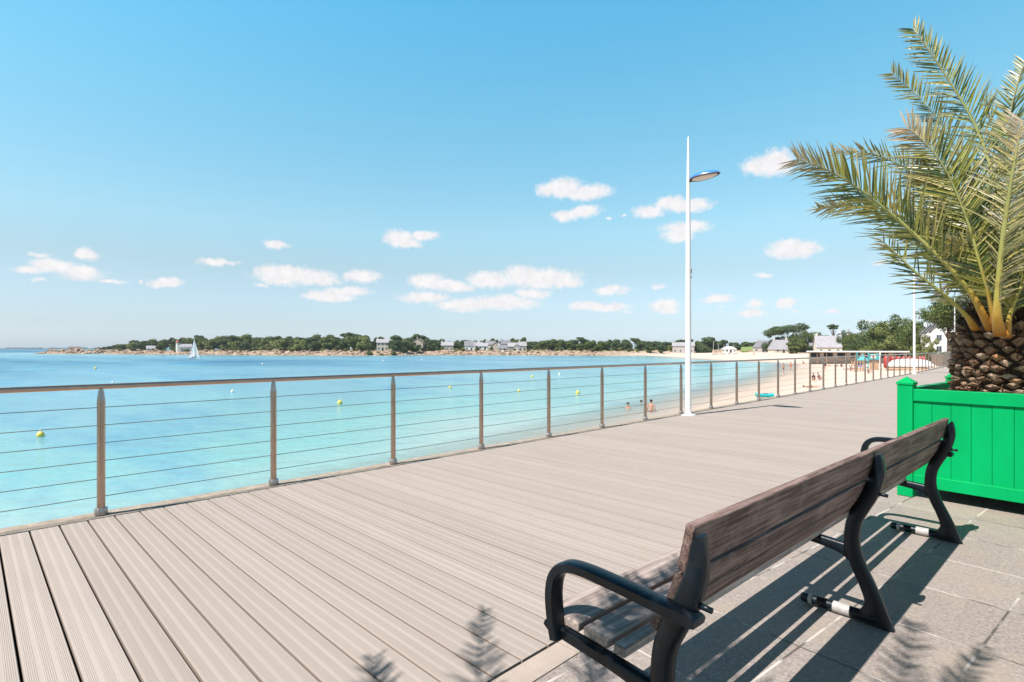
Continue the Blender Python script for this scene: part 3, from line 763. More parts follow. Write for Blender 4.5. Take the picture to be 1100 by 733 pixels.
# twin palm behind the viewpoint: its fronds throw the feathery shadows on deck, bench and paving
make_planter((-1.39,-2.62,0), R_(-6), 'second bright green planter, behind the viewpoint, holding the palm that shades the bench end')
PC2 = (-.52, -1.78)
palm2, piv2 = make_palm(PC2, 'second date palm, behind the viewpoint, whose fronds throw feathery shadows on the boards', 9)
KS = Vector((.108, .66, 0))
def sf(lst, **kw):
    """fronds placed by where their shadow falls on the ground: (x, y, height)"""
    b0 = Vector((PC2[0], PC2[1], 1.7))
    pts = [b0+piv2, b0.lerp(Vector((lst[0][0]-lst[0][2]*.108, lst[0][1]-lst[0][2]*.66, lst[0][2])), .5)+Vector((0,0,.35))+piv2]
    for (x,y,z) in lst: pts.append(Vector((x-z*.108, y-z*.66, z))+piv2)
    return frond(pts, palm2, **kw)
sf([(-.42,2.25,3.6),(-.47,2.84,4.0),(-.525,3.44,4.2)], seed=50, twist=0, L=.26, n=26, start=.45, w=.0095)
sf([(-.33,1.9,3.1),(-.33,2.6,3.5),(-.29,3.0,3.6),(-.235,3.38,3.65)], seed=51, twist=.2, L=.20, n=34, start=.45, w=.0095)
sf([(-1.3,1.2,2.9),(-1.72,1.52,3.1),(-2.16,1.95,3.15)], seed=52, twist=0, L=.26, n=24, start=.5, w=.0095)
sf([(-1.25,.8,2.7),(-1.75,1.08,2.85),(-2.18,1.30,2.85)], seed=53, twist=.1, L=.26, n=30, start=.5, w=.0095)
sf([(-.8,1.3,2.9),(-1.0,1.7,3.1),(-1.18,2.25,3.2)], seed=54, twist=.1, L=.36, n=60, start=.3)
sf([(-.95,1.2,2.8),(-1.25,1.65,2.95),(-1.5,2.05,3.0)], seed=56, twist=.3, L=.38, n=60, start=.3)
sf([(-.85,1.4,3.0),(-1.02,1.95,3.3),(-1.12,2.55,3.5)], seed=57, twist=-.3, L=.34, n=60, start=.3)
sf([(-.6,1.3,2.9),(-.75,1.7,3.1),(-.90,2.3,3.3)], seed=59, twist=-.5, L=.34, n=60, start=.3)
sf([(-.7,1.2,3.0),(-.85,1.6,3.2),(-.95,2.05,3.3)], seed=55, twist=.0, L=.36, n=80, start=.3)
c2 = Vector((PC2[0], PC2[1], 1.75))+piv2
for i, (azd, el0, ln, dr) in enumerate([(20,50,2.2,.9),(-20,55,2.2,1.0),(-60,40,2.2,1.0),(-100,55,2.3,1.0),(-140,45,2.2,1.0),(-175,30,2.1,.8),(55,62,2.0,.5)]):
    a = R_(azd); gen_frond(palm2, c2+Vector((.3*math.cos(a), .3*math.sin(a), 0)), azd, el0, ln, dr, 70+i, n=50, L=.42)

# ------------------------------------------------------------ far trees
def leafmat(name, stops, tr=.12): return island(name, stops, .75, tr, None, .15)
GREENS = {
 'dark': leafmat('dark_pine_foliage', [(0,(.030,.052,.024)),(.5,(.070,.105,.042)),(1,(.15,.19,.075))]),
 'mid': leafmat('mid_green_foliage', [(0,(.04,.065,.022)),(.5,(.10,.135,.04)),(1,(.19,.22,.07))]),
 'olive': leafmat('olive_foliage', [(0,(.08,.10,.03)),(.5,(.17,.20,.06)),(1,(.29,.30,.11))])}
M['trunk'] = varied('tree_trunk', (.12,.085,.06), .95, .3, 1.5)
def crown_mesh(seed, w, h, nl, size, kind='round'):
    """unit-free crown: lumps of leaf-clump faces from z=0.2h..h"""
    r = random.Random(seed); mb = MB(); lumps = []
    nL = {'round': 13, 'pine': 8, 'umbrella': 11, 'wide': 26, 'tall': 12}[kind]
    for i in range(nL):
        a = r.uniform(0, 2*math.pi)
        if kind == 'umbrella': rr_ = w*.5*math.sqrt(r.random())*.95; z = h*r.uniform(.80,.92); lr = w*r.uniform(.13,.2); fl = .5
        elif kind == 'pine': rr_ = w*.5*math.sqrt(r.random())*.7; z = h*r.uniform(.66,.94); lr = w*r.uniform(.17,.27); fl = .6
        elif kind == 'wide': rr_ = w*.5*math.sqrt(r.random())*.92; z = h*(.12+.80*r.random()*(1-(rr_/(w*.5))**2*.55)); lr = w*r.uniform(.10,.16); fl = .85
        elif kind == 'tall': z = h*r.uniform(.2,.93); rr_ = w*.5*r.random()*(1.1-z/h); lr = w*.24; fl = 1.0
        else: rr_ = w*.5*math.sqrt(r.random())*.75; z = h*r.uniform(.16,.88)*(1-.15*(rr_/(w*.5))); lr = w*r.uniform(.16,.27); fl = .85
        lumps.append((rr_*math.cos(a), rr_*math.sin(a), z, lr, fl))
    tot = sum(l[3]**2 for l in lumps)
    for (lx,ly,lz,lr,fl) in lumps:
        for k in range(int(nl*lr*lr/tot)):
            d = Vector((r.gauss(0,1), r.gauss(0,1), r.gauss(0,1))).normalized()
            q = lr*(r.uniform(.55,1.0)+ (r.random()**4)*.25)
            p = Vector((lx,ly,lz))+Vector((d.x*q, d.y*q, d.z*q*fl))
            n_ = (d+Vector((r.uniform(-.9,.9), r.uniform(-.9,.9), r.uniform(-.4,.9)))).normalized()
            x = n_.orthogonal().normalized(); x = Matrix.Rotation(r.uniform(0,6.28), 3, n_) @ x; y = n_.cross(x)
            s = size*r.uniform(.6,1.3)
            mb.add([p-x*s*.5, p-y*s*.32+x*s*.05, p+x*s*.55, p+y*s*.32], [(0,1,2,3)])
    me = bpy.data.meshes.new('crown'); me.from_pydata(mb.v, [], mb.f); return me, lumps
def trunk_mesh(seed, w, h, lumps, kind):
    r = random.Random(seed); mb = MB()
    th_ = h*(.8 if kind in ('umbrella','pine') else .6); rd = max(.12, h*.022)
    lean = r.uniform(-.06,.06)*h
    P = [(0,0,-.6),(lean*.3,0,th_*.4),(lean,.2,th_*.75),(lean,.1,th_)]
    mb.tube(P, [rd*1.3,rd,rd*.7,rd*.3], 7)
    for l in lumps[:7]: mb.tube([(lean*.6,.1,th_*.55),((l[0]+lean*.5)*.5,l[1]*.5,(th_*.6+l[2])*.5),(l[0],l[1],l[2])], [rd*.5,rd*.3,rd*.1], 5)
    me = bpy.data.meshes.new('trunk'); me.from_pydata(mb.v, [], mb.f); me.materials.append(M['trunk']); return me
PROTO = {}
def proto(key, seed, w, h, nl, size, kind, green):
    me, lumps = crown_mesh(seed, w, h, nl, size, kind); me.materials.append(GREENS[green])
    PROTO[key] = (me, trunk_mesh(seed, w, h, lumps, kind), w, h)
for i in range(4): proto(f'fd{i}', 100+i, 9, 10, 3000, .95, 'round', 'dark')
for i in range(3): proto(f'fm{i}', 110+i, 9, 9.5, 3000, .95, 'round', 'mid')
for i in range(2): proto(f'fo{i}', 120+i, 8, 8, 2600, .9, 'round', 'olive')
for i in range(2): proto(f'fp{i}', 130+i, 8, 12, 1900, .85, 'pine', 'dark')
proto('ft0', 140, 5, 11, 1600, .8, 'tall', 'dark')
proto('n_wide', 200, 19, 13, 14000, .55, 'wide', 'dark')
proto('n_wide2', 201, 16, 12, 12000, .50, 'wide', 'mid')
proto('n_ol', 202, 9, 9, 5000, .45, 'wide', 'olive')
proto('n_umb', 203, 16, 11, 6000, .55, 'umbrella', 'dark')
proto('n_pine', 204, 7, 13, 2200, .5, 'pine', 'dark')
proto('n_lone', 209, 4.6, 13, 1600, .45, 'umbrella', 'dark')
proto('n_pine2', 205, 12, 14, 7000, .40, 'pine', 'mid')
def tree(key, x, y, h, label, group=None, wscale=1.0, name='tree', z=None, rz=None, tiltx=0):
    cm, tm, w0, h0 = PROTO[key]; s = h/h0
    if z is None: z = gz_at(x, y)
    o = bpy.data.objects.new(name, None); COL.objects.link(o); o.location = (x,y,z)
    o.rotation_euler = (tiltx, 0, rnd.uniform(0,6.28) if rz is None else rz); o.scale = (s*wscale, s*wscale, s)
    tag(o, label, 'tree', group)
    for nme, me in (('crown', cm), ('trunk', tm)):
        c = bpy.data.objects.new(nme, me); COL.objects.link(c); c.parent = o
    return o
SKY = [(100,374),(112,372.5),(125,369),(140,366.5),(155,365),(175,363),(195,361.5),(215,362.5),(230,362),(250,359.5),(262,359),(290,361),(320,362),(350,359),(375,358.5),(392,359),(405,364),(420,362),(440,361),(455,361),(466,361),(485,366),(505,363),(520,368),(560,370),(573,366),(590,364),(600,364),(620,363),(650,364),(700,365),(725,366),(745,364),(760,366),(800,366)]
SKYL = [a for a,b in SKY]; SKYV = [b for a,b in SKY]
SHORED = [(40,417),(110,410),(150,380),(200,364),(300,340),(360,323),(420,315),(460,354),(560,344),(640,323),(700,323),(760,330)]
def shoreD(u): return float(np.interp(u, [a for a,b in SHORED], [b for a,b in SHORED]))
HG = {'fd': ('dark green tree, one of many in the wood covering the far headland', 'dark green trees of the headland wood'),
      'fm': ('mid green tree, one of many in the wood covering the far headland', 'mid green trees of the headland wood'),
      'fo': ('olive green low tree, one of many in the wood covering the far headland', 'olive green trees of the headland wood'),
      'fp': ('flat-topped pine rising above the wood on the far headland', 'pines rising from the headland wood'),
      'ft': ('narrow dark conifer standing in the wood on the far headland', 'narrow conifers of the headland wood')}
SEG = [(0,186,'left of the red-capped tower'),(186,403,'between the red-capped tower and the tall pale villa'),(403,486,'between the tall pale villa and the far village'),(486,730,'right of the far village')]
SEGW = lambda u: next(w for lo, hi, w in SEG if lo <= u < hi or hi == 730)
def seglab(k, u):
    a, g_ = HG[k[:2]]
    w = next(w for lo, hi, w in SEG if lo <= u < hi or hi == 730)
    return (a.split(',')[0].replace(' rising above the wood on the far headland','').replace(' standing in the wood on the far headland','').replace(' low','')+' in the headland wood '+w, g_+', '+w)
rt = random.Random(21)
def vtop(u): return float(np.interp(u, SKYL, SKYV))
HOUSEGAPS = [(186,203),(158,166),(403,420),(444,456),(474,486),(500,508),(511,566),(728,748)]
u = 112.0
while u < 742:
    if not (512 < u < 562):
        D = shoreD(u)+rt.uniform(34,60); x, y = at(u, D); z = gz_at(x, y)
        h = H-(vtop(u)-374)*D/F - z + rt.uniform(-1.2,.6)
        k = rt.choice(['fd0','fd1','fm2','fd3','fm0','fm1','fd0','fp0','fp1','ft0'] if u > 140 else ['fd0','fm1'])
        if k.startswith('fp'): h += .9
        tree(k, x, y, max(3,h), *seglab(k,u), wscale=rt.uniform(1.1,1.5)*(10/max(6,h))**.4, name='pine_tree' if k[:2] in ('fp','ft') else 'tree')
    u += rt.uniform(6,9.5)
u = 118.0
while u < 738:
    if not any(a-3 < u < b+3 for a,b in HOUSEGAPS):
        D = shoreD(u)+rt.uniform(13,26); x, y = at(u, D); z = gz_at(x, y)
        h = (H-(vtop(u)-374)*D/F - z)*rt.uniform(.6,.95)
        k = rt.choice(['fd0','fm0','fm1','fm2','fo0','fo1','fd2','fd3'])
        tree(k, x, y, max(3,h), *seglab(k,u), wscale=rt.uniform(1.0,1.4))
    u += rt.uniform(8,14)
u = 122.0
while u < 716:
    D = shoreD(u)+rt.uniform(8,13); x, y = at(u, D)
    tree(rt.choice(['fo0','fo1','fm0']), x, y, rt.uniform(1.3,2.8), 'low bush along the headland shore '+SEGW(u), 'low bushes along the headland shore '+SEGW(u), wscale=rt.uniform(1.3,2.0), name='bush')
    u += rt.uniform(7,15)
for u, d, h in ((432,12,7),(446,9,6),(462,10,6),(470,14,6),(105,14,3.0)):
    x, y = at(u, shoreD(u)+d); tree('fd1', x, y, h, *seglab('fd',u), wscale=1.3)
for u, h in ((552,5),(540,3.4),(520,3.6),(531,4),(561,5)):
    x, y = at(u, shoreD(u)+75); tree('fm1', x, y, h+4.5, 'bushy green tree showing between the roofs of the far village', 'trees among the village roofs')

# ------------------------------------------------------------ far houses
WALLC = {k: varied('house_wall_'+k, c, .85, .06, .8) for k, c in (('white',(.74,.72,.69)),('cream',(.60,.54,.45)),('grey',(.44,.41,.39)),('light',(.62,.59,.56)),('stone',(.40,.35,.30)))}
ROOFC = {k: varied('house_roof_'+k, c, .7, .15, .8) for k, c in (('slate',(.20,.20,.22)),('pale',(.34,.33,.35)),('red',(.42,.14,.08)),('brown',(.22,.16,.13)),('white',(.7,.69,.67)))}
M['glass'] = mat('window_glass', (.05,.065,.08), .12)[0]
M['frame_w'] = mat('window_frame', (.65,.64,.62), .5)[0]
winm = MB(); winm.box(-.5,.5,-.03,.03,0,1.25)
frm = MB(); frm.box(-.6,-.5,-.05,.05,-.08,1.33); frm.box(.5,.6,-.05,.05,-.08,1.33); frm.box(-.5,.5,-.05,.05,1.25,1.33); frm.box(-.5,.5,-.05,.05,-.08,0); frm.box(-.03,.03,-.045,.045,0,1.25)
def house(name, x, y, rz, w, d, hw, hr, wc, rc, label, cat='house', group=None, chim=1, cols=3, rows=1, hip=0.0, door=True, z=None, eave=.35, gable='x', ground_drop=1.0, gwin=False):
    if z is None: z = gz_at(x, y)-.1
    root = empty(name, (x,y,z), rz, label, cat, group)
    mb = MB(); gz_ = -ground_drop
    hw2 = w/2; hd2 = d/2
    vs = [(-hw2,-hd2,gz_),(hw2,-hd2,gz_),(hw2,hd2,gz_),(-hw2,hd2,gz_),(-hw2,-hd2,hw),(hw2,-hd2,hw),(hw2,hd2,hw),(-hw2,hd2,hw)]
    fs = [(0,1,5,4),(2,3,7,6)]
    if hr > 0:
        vs += [(-hw2+hip,0,hw+hr-.05),(hw2-hip,0,hw+hr-.05)]
        if hip == 0: fs += [(1,2,6,9,5),(3,0,4,8,7)]
        else: fs += [(1,2,6,5),(3,0,4,7)]
    else: fs += [(1,2,6,5),(3,0,4,7),(4,5,6,7)]
    mb.add(vs, fs); mb.build('wall', WALLC[wc], root)
    if hr > 0:
        mb = MB(); e = eave; sl = hr/hd2; ze = hw-e*sl; ov = .0 if hip else e
        T = .16
        top = [(-hw2-(e if hip else ov),-hd2-e,ze),(hw2+(e if hip else ov),-hd2-e,ze),(hw2+(e if hip else ov),hd2+e,ze),(-hw2-(e if hip else ov),hd2+e,ze),(-hw2+hip-ov,0,hw+hr),(hw2-hip+ov,0,hw+hr)]
        vs = [(a,b,c+T) for a,b,c in top]+[(a,b,c+.02) for a,b,c in top]
        fs = [(0,1,5,4),(2,3,4,5),(6,10,11,7),(8,11,10,9),(0,6,7,1),(2,8,9,3)]
        if hip: fs += [(1,2,5),(3,0,4),(7,11,8),(9,10,6),(1,7,8,2),(3,9,6,0)]
        else: fs += [(1,7,11,5),(2,5,11,8),(0,4,10,6),(3,9,10,4)]
        mb.add(vs, fs); rf = mb.build('roof', ROOFC[rc], root)
    else:
        mb = MB(); mb.box(-hw2-.3,hw2+.3,-hd2-.3,hd2+.3,hw+.01,hw+.25); rf = mb.build('roof', ROOFC[rc], root)
    for c_ in range(chim):
        sx = -1 if c_ == 0 else 1
        mb = MB(); cx_ = sx*(hw2-hip-.5); mb.box(cx_-.45,cx_+.45,-.35,.35,hw+hr*.4,hw+hr+1.0); mb.box(cx_-.3,cx_+.3,-.2,.2,hw+hr+1.0,hw+hr+1.25)
        mb.build('chimney', WALLC[wc], rf)
    rows_n = max(1, int(hw//2.6)) if rows == 0 else rows
    k = 0
    for side in (-1, 1):
        for r_ in range(rows_n):
            for c_ in range(cols):
                px_ = -hw2+w*(c_+.5)/cols
                if door and r_ == 0 and c_ == cols//2 and side == -1:
                    mb = MB(); mb.box(px_-.55,px_+.55,-hd2-.06,-hd2-.01,0,2.1); mb.build('door', M['glass'], root); continue
                f_ = frm.build('window', M['frame_w'], root) if k == 0 else bpy.data.objects.new('window', fm)
                if k == 0: fm = f_.data
                else: COL.objects.link(f_); f_.parent = root
                f_.location = (px_, side*(hd2+.03), .9+2.6*r_)
                p_ = winm.build('pane', M['glass'], f_) if k == 0 else bpy.data.objects.new('pane', pmsh)
                if k == 0: pmsh = p_.data
                else: COL.objects.link(p_); p_.parent = f_
                k += 1
    if gwin:
        for side in (-1, 1):
            for r_ in range(rows_n):
                for c_ in range(2):
                    f_ = bpy.data.objects.new('window', fm); COL.objects.link(f_); f_.parent = root
                    f_.location = (side*(hw2+.03), -hd2+d*(c_+.5)/2, .9+2.6*r_); f_.rotation_euler = (0,0,math.pi/2)
                    p_ = bpy.data.objects.new('pane', pmsh); COL.objects.link(p_); p_.parent = f_
    return root
def hx(name, u, D, w, d, hw, hr, wc, rc, label, turn=0, **kw):
    x, y = at(u, D); face = math.atan2(-y, -x)+math.pi/2        # front side looks to the bay
    return house(name, x, y, face+R_(turn), w, d, hw, hr, wc, rc, label, **kw)
# white tower house on headland
x, y = at(197, shoreD(197)+12)
zt = gz_at(x, y)
hx('house', 199, shoreD(199)+12, 7.5, 5, 3.6, 1.8, 'white', 'pale', 'low white house with a slim red-capped tower on the wooded headland', cols=2, chim=0)
tr_ = bpy.data.objects['house']
mb = MB(); mb.lathe([(.95,-1),(.9,6.2)], 12, (-4.6,0,0)); tw_ = mb.build('tower', WALLC['white'], tr_)
mb = MB(); mb.lathe([(1.1,6.2),(1.1,6.6),(.1,8.4)], 12, (-4.6,0,0)); mb.build('tower_roof', ROOFC['red'], tw_)
hx('house', 162, shoreD(162)+12, 5, 4, 2.2, 1.8, 'white', 'pale', 'tiny white cottage at the seaward end of the wooded headland', cols=2, chim=0)
hx('house', 80, shoreD(80)+9, 7, 4, 1.2, 2.0, 'stone', 'brown', 'lone stone hut on the rocky tip of the headland', cols=2, chim=0)
hx('house', 411, shoreD(411)+22, 7.0, 6, 5.2, 2.0, 'cream', 'pale', 'tall pale villa with two rows of windows on the headland bluff', cols=3, rows=2, chim=1)
hx('house', 450, shoreD(450)+22, 7, 8, 5.5, 3.0, 'stone', 'brown', 'brown-roofed house half hidden by trees right of the tall pale villa', cols=2, rows=2, turn=70, chim=1)
hx('house', 480.5, shoreD(480)+16, 8, 6, 4.2, 2.2, 'grey', 'pale', 'grey house standing alone between trees left of the far village', cols=3, chim=1)
hx('house', 504, shoreD(504)+14, 6, 7, 3.6, 3.0, 'white', 'slate', 'dark-roofed house at the left end of the far village', cols=2, chim=0)
VIL = [(514,30,8,6,3.4,2.8,'grey','pale',12,'grey steep-roofed village house next to the dark-roofed one'),
 (518.5,14,8.5,6,3.0,2.2,'white','pale',0,'long white village house low beside the far beach'),
 (527,38,9,6,4.6,2.6,'cream','slate',-10,'cream village house at the back, left of the village middle'),
 (533,22,7,7,3.8,3.2,'stone','pale',70,'stone village house with its gable to the water, mid village'),
 (540,14,8,5,2.6,2.2,'white','slate',0,'white village cottage low by the far beach, mid village'),
 (543,40,9,6,4.8,2.8,'grey','slate',8,'grey slate-roofed village house high at the back'),
 (551,24,8,6,3.8,2.8,'stone','pale',-8,'stone village house behind the right-hand cottages'),
 (555,13,6,6,2.8,2.4,'grey','pale',75,'small grey gabled cottage low at the right of the far village'),
 (561,28,7,6,4.4,3.0,'cream','pale',5,'cream house at the right edge of the far village before the wood')]
for (u, dd, w, d, hw, hr, wc, rc, tn, lb) in VIL: hx('house', u, shoreD(u)+dd, w*.74, d*.8, hw*.85, hr*.85, wc, rc, lb, turn=tn, cols=2, chim=1, group='houses of the far village')
hx('house', 734, 345, 13, 7, 4.5, 2.2, 'grey', 'pale', 'grey building seen either side of the nearest lamp post across the bay', cols=4, rows=1, chim=1)
hx('pavilion', 783, 322, 8, 6, 2.4, 1.3, 'white', 'white', 'low white beach pavilion beside the dinghy masts', cat='pavilion', cols=4, chim=0, hip=2)
hx('house', 820, 318, 11, 8, 3.2, 3.6, 'grey', 'slate', 'grey hip-roofed house right of the green lawn across the beach', cols=3, chim=1, hip=2.5)
hx('house', 838, 285, 9, 8, 2.2, 4.6, 'cream', 'pale', 'gabled house with a steep pale roof and tall chimney beneath the leaning pine', cols=3, chim=2, turn=25, hip=0.8)
hx('house', 889, 235, 9.5, 8, 3.3, 4.6, 'cream', 'pale', 'big house with a steep lilac-grey roof across the sand, under the lone pine', cols=3, chim=1, turn=10)
hx('house', 905, 240, 8, 10, 5.0, 4.0, 'white', 'pale', 'white gabled villa right of the steep lilac-grey roof', cols=2, rows=2, chim=1, turn=75)
hx('house', 878.5, 268, 7, 5, 3.0, 2.0, 'white', 'slate', 'small white house peeping out between trees left of the big steep roof', cols=2, chim=0)
hx('house', 912.5, 262, 7, 7, 6.4, 4.0, 'grey', 'slate', 'tall grey gabled house behind the white villa', cols=2, rows=2, chim=1, turn=80)
# white terraces behind the boardwalk, right
for i, (u, D, w, d, hw, hr, tn, lb) in enumerate([(989,168,8,6,4.0,2.3,60,'leftmost white gabled house of the row behind the boardwalk railing'),(995,160,7,5.5,4.6,2.4,20,'second white gabled house of the row behind the boardwalk railing'),
      (1001,152,7,5,5.2,2.4,65,'third white gabled house of the row behind the boardwalk railing'),(1007,146,6,5,5.4,2.6,65,'fourth white gabled house of the row behind the boardwalk railing'),
      (1013,140,6,5,5.6,2.6,65,'fifth white gabled house of the row behind the boardwalk railing'),(1019,134,6,5,5.8,2.6,65,'sixth white gabled house of the row behind the boardwalk railing'),(1026,126,7,6,6.0,2.6,65,'white gabled house of the row nearest the palm trunk')]):
    hx('house', u, D, w, d, hw, hr, 'white' if i % 2 == 0 else 'light', 'pale' if i % 2 else 'slate', lb, turn=tn, cols=3, rows=2, chim=1, gwin=True, group='white gabled houses of the row')
# right-hand trees
def tx(key, u, D, vt, label, ws=1.0, name='tree', **kw):
    x, y = at(u, D); z = gz_at(x, y); h = H-(vt-374)*D/F-z
    return tree(key, x, y, h, label, wscale=ws, name=name, **kw)
tx('fd1', 760, 345, 362, 'broad dark tree right of the nearest lamp post across the bay', 1.6)
tx('fd2', 772, 352, 363, 'dark tree above the dinghy masts', 1.5)
tx('fm1', 750, 350, 366, 'small green tree touching the nearest lamp post pole in view', 1.2)
for i, u in enumerate((790,798,806,813)): tx('fm2' if i % 2 else 'fd3', u, 400, 367, 'green tree in the low belt behind the lawn', 1.5, group='trees in the belt behind the lawn')
tx('n_wide', 832, 305, 356.5, 'dark rounded pine left of the leaning pine, above the gabled house', .75, name='pine_tree')
tx('n_umb', 848, 300, 349.5, 'leaning umbrella pine with a long flat crown above the gabled house', .95, name='pine_tree', rz=2.2, tiltx=-.12)
tx('n_wide2', 864, 290, 352, 'big rounded tree between the gabled house and the steep lilac-grey roof', .85)
tx('n_wide', 876, 300, 356, 'dark tree just left of the steep lilac-grey roof', .6)
tx('fm0', 856, 262, 367, 'low bushy tree in front of the big rounded tree by the sand', 1.6)
tx('fd2', 868, 262, 369, 'dark low bushy tree at the top of the sand', 1.8)
tx('fd0', 885, 300, 357, 'dark treetop showing over the left of the steep lilac-grey roof', .9)
tx('n_lone', 895.5, 262, 346.5, 'lone slender pine with a small round crown rising above the roofs', 1.0, name='pine_tree')
tx('n_wide', 938, 172, 342, 'dark broad pine at the left of the big tree clump behind the beach', .85, name='pine_tree')
tx('n_wide2', 962, 160, 336, 'largest green tree of the clump behind the beach', .95)
tx('n_wide', 973, 168, 335, 'dark pine at the peak of the tree clump, left of the second lamp post', .62, name='pine_tree')
tx('n_wide2', 981, 152, 345, 'green tree at the right end of the clump by the second lamp post', .8)
tx('n_ol', 947, 142, 352, 'lighter yellow-green tree in front of the clump behind the beach', .9)
tx('n_wide2', 926, 185, 352, 'sloping green tree at the left foot of the clump, beside the white villa', .8)
tx('n_wide2', 955, 145, 358, 'low green tree along the foot of the clump behind the beach', 1.0)
tx('n_pine2', 1019, 96, 326, 'tall layered pine behind the boardwalk lamps, beside the palm trunk', .8, name='pine_tree')
tx('n_wide2', 917, 200, 356, 'green tree rising just right of the white villa roof', .6)
tx('n_wide', 909, 232, 353, 'dark tree behind the ridge of the white villa', .5)
tx('n_pine2', 1030, 84, 322, 'tall layered pine mostly hidden behind the palm trunk', 1.1, name='pine_tree')
tx('fp0', 1001, 190, 352, 'thin pine beside the white gabled row', .8, name='pine_tree')
tx('n_ol', 993, 130, 360, 'small yellow-green tree right of the second lamp post foot', .8)
tx('n_ol', 1005, 124, 364, 'small yellow-green tree before the white gabled row', .7)
# lawn slope
M['lawn'] = varied('lawn_grass', (.20,.27,.07), .95, .15, .4)
cs = [at(796,326), at(818,326), at(816,352), at(796,356)]
mb = MB(); mb.add([(cs[0][0],cs[0][1],-.3),(cs[1][0],cs[1][1],-.3),(cs[2][0],cs[2][1],2.6),(cs[3][0],cs[3][1],2.0),(cs[0][0],cs[0][1],-1),(cs[1][0],cs[1][1],-1),(cs[2][0],cs[2][1],-1),(cs[3][0],cs[3][1],-1)],
    [(0,1,2,3),(4,5,1,0),(5,6,2,1),(6,7,3,2),(7,4,0,3)]); struct(mb.build('lawn_bank', M['lawn']))
# ------------------------------------------------------------ rocks along headland
M['rocks'] = island('shore_rocks', [(0,(.15,.10,.075)),(.4,(.34,.24,.17)),(.8,(.48,.37,.28)),(1,(.24,.20,.16))], .95)
rk = MB(); rr2 = random.Random(4)
ico = [(0,0,1),(.9,0,.45),(.28,.85,.45),(-.72,.53,.45),(-.72,-.53,.45),(.28,-.85,.45),(.72,.53,-.45),(-.28,.85,-.45),(-.9,0,-.45),(-.28,-.85,-.45),(.72,-.53,-.45),(0,0,-1)]
icf = [(0,1,2),(0,2,3),(0,3,4),(0,4,5),(0,5,1),(1,6,2),(2,7,3),(3,8,4),(4,9,5),(5,10,1),(6,7,2),(7,8,3),(8,9,4),(9,10,5),(10,6,1),(11,7,6),(11,8,7),(11,9,8),(11,10,9),(11,6,10)]
cpts = COAST[19:33]
for i in range(len(cpts)-1):
    a = Vector(cpts[i]); b_ = Vector(cpts[i+1]); L_ = (b_-a).length; nrm = Vector((-(b_-a).y, (b_-a).x)).normalized()
    for k in range(int(L_*2.4)):
        p = a.lerp(b_, rr2.random())+nrm*rr2.uniform(-2, 9)*-1
        z = gz_at(p.x, p.y)
        if z < -3.6: continue
        s = rr2.uniform(.4,1.5)*(1.3 if i > 8 else 1)
        rk.add([(p.x+x*s*rr2.uniform(.7,1.4), p.y+y*s*rr2.uniform(.7,1.4), z+zz*s*.6*rr2.uniform(.7,1.2)) for x,y,zz in ico], icf)
tag(rk.build('shore_rocks', M['rocks']), 'brown rocks strewn along the waterline of the far headland', 'rocks', kind='stuff')
# far coast on the horizon
M['farwood'] = leafmat('far_wood', [(0,(.04,.06,.04)),(1,(.10,.12,.08))])
fc = MB(); rf_ = random.Random(8)
vs = []; NN = 240
for i in range(NN+1):
    u = -340+ 500*i/NN; D = 2600+60*math.sin(i*.1)
    x, y = at(u, D); x2, y2 = at(u, D+160)
    hN = 7+5*noise.noise(Vector((i*.11,3,0)))+3.0*noise.noise(Vector((i*.7,9,0)))
    if -4 < u % 47 < 5: hN *= .35
    vs += [(x,y,-3.5),(x,y,-3+.3*hN),(.5*(x+x2),.5*(y+y2),-3+max(1.5,hN)),(x2,y2,-3.5)]
fc.add(vs, [(i*4+j,i*4+j+1,(i+1)*4+j+1,(i+1)*4+j) for i in range(NN) for j in range(3)])
struct(fc.build('far_coast', M['farwood']))

# ------------------------------------------------------------ boats, buoys
SEA = -3.0
def seaD(v): return F*(H-SEA)/(v-374)
M['boat_white'] = mat('boat_white', (.8,.8,.79), .3)[0]
m, t, b = mat('sail_cloth', (.84,.82,.80), .7); tr = t.node('ShaderNodeBsdfTranslucent', ins={0: (.84,.82,.80,1)})
mx = t.node('ShaderNodeMixShader', ins={0: .4, 1: b.outputs[0], 2: tr.outputs[0]}); t.l.new(mx.outputs[0], t.n['Material Output'].inputs[0]); M['sail'] = m
M['yellow'] = mat('buoy_yellow', (.72,.55,.10), .5)[0]
M['cream_b'] = mat('buoy_white', (.85,.80,.68), .35)[0]
M['navy'] = mat('navy_stripe', (.03,.06,.16), .4)[0]
def hull_mb(L, B, Hh, z0=0):
    mb = MB(); n = 12; vs = []
    for i in range(n+1):
        s = i/n; x = -L/2+L*s; w = B/2*(math.sin(math.pi*min(1,(s*.62+.38)))**.7 if s < .999 else .02); sheer = Hh*(1+.25*(2*s-1)**2)
        vs += [(x,-w,z0+sheer),(x*.96,-w*.72,z0+Hh*.25),(x*.92,0,z0-Hh*.25),(x*.96,w*.72,z0+Hh*.25),(x,w,z0+sheer)]
    fs = [(i*5+j,i*5+j+1,(i+1)*5+j+1,(i+1)*5+j) for i in range(n) for j in range(4)]+[(i*5,(i+1)*5,(i+1)*5+4,i*5+4) for i in range(n)]+[(0,4,3,2,1)]
    return mb.add(vs, fs)
Db = seaD(385.9); bx_, by_ = at(208.5, Db)
boat = empty('sailboat', (bx_,by_,SEA), R_(28), 'small white sailboat under full sail off the wooded headland', 'sailboat')
hull_mb(6.0,1.7,.65).build('hull', M['boat_white'], boat, smooth=False)
mb = MB(); mb.tube([(.35,0,.5),(.2,0,8.1)], [.06,.035], 8); mb.build('mast', M['boat_white'], boat)
mb = MB(); mb.tube([(.3,0,1.0),(-2.6,.25,.93)], [.05,.04], 8); mb.build('boom', M['boat_white'], boat)
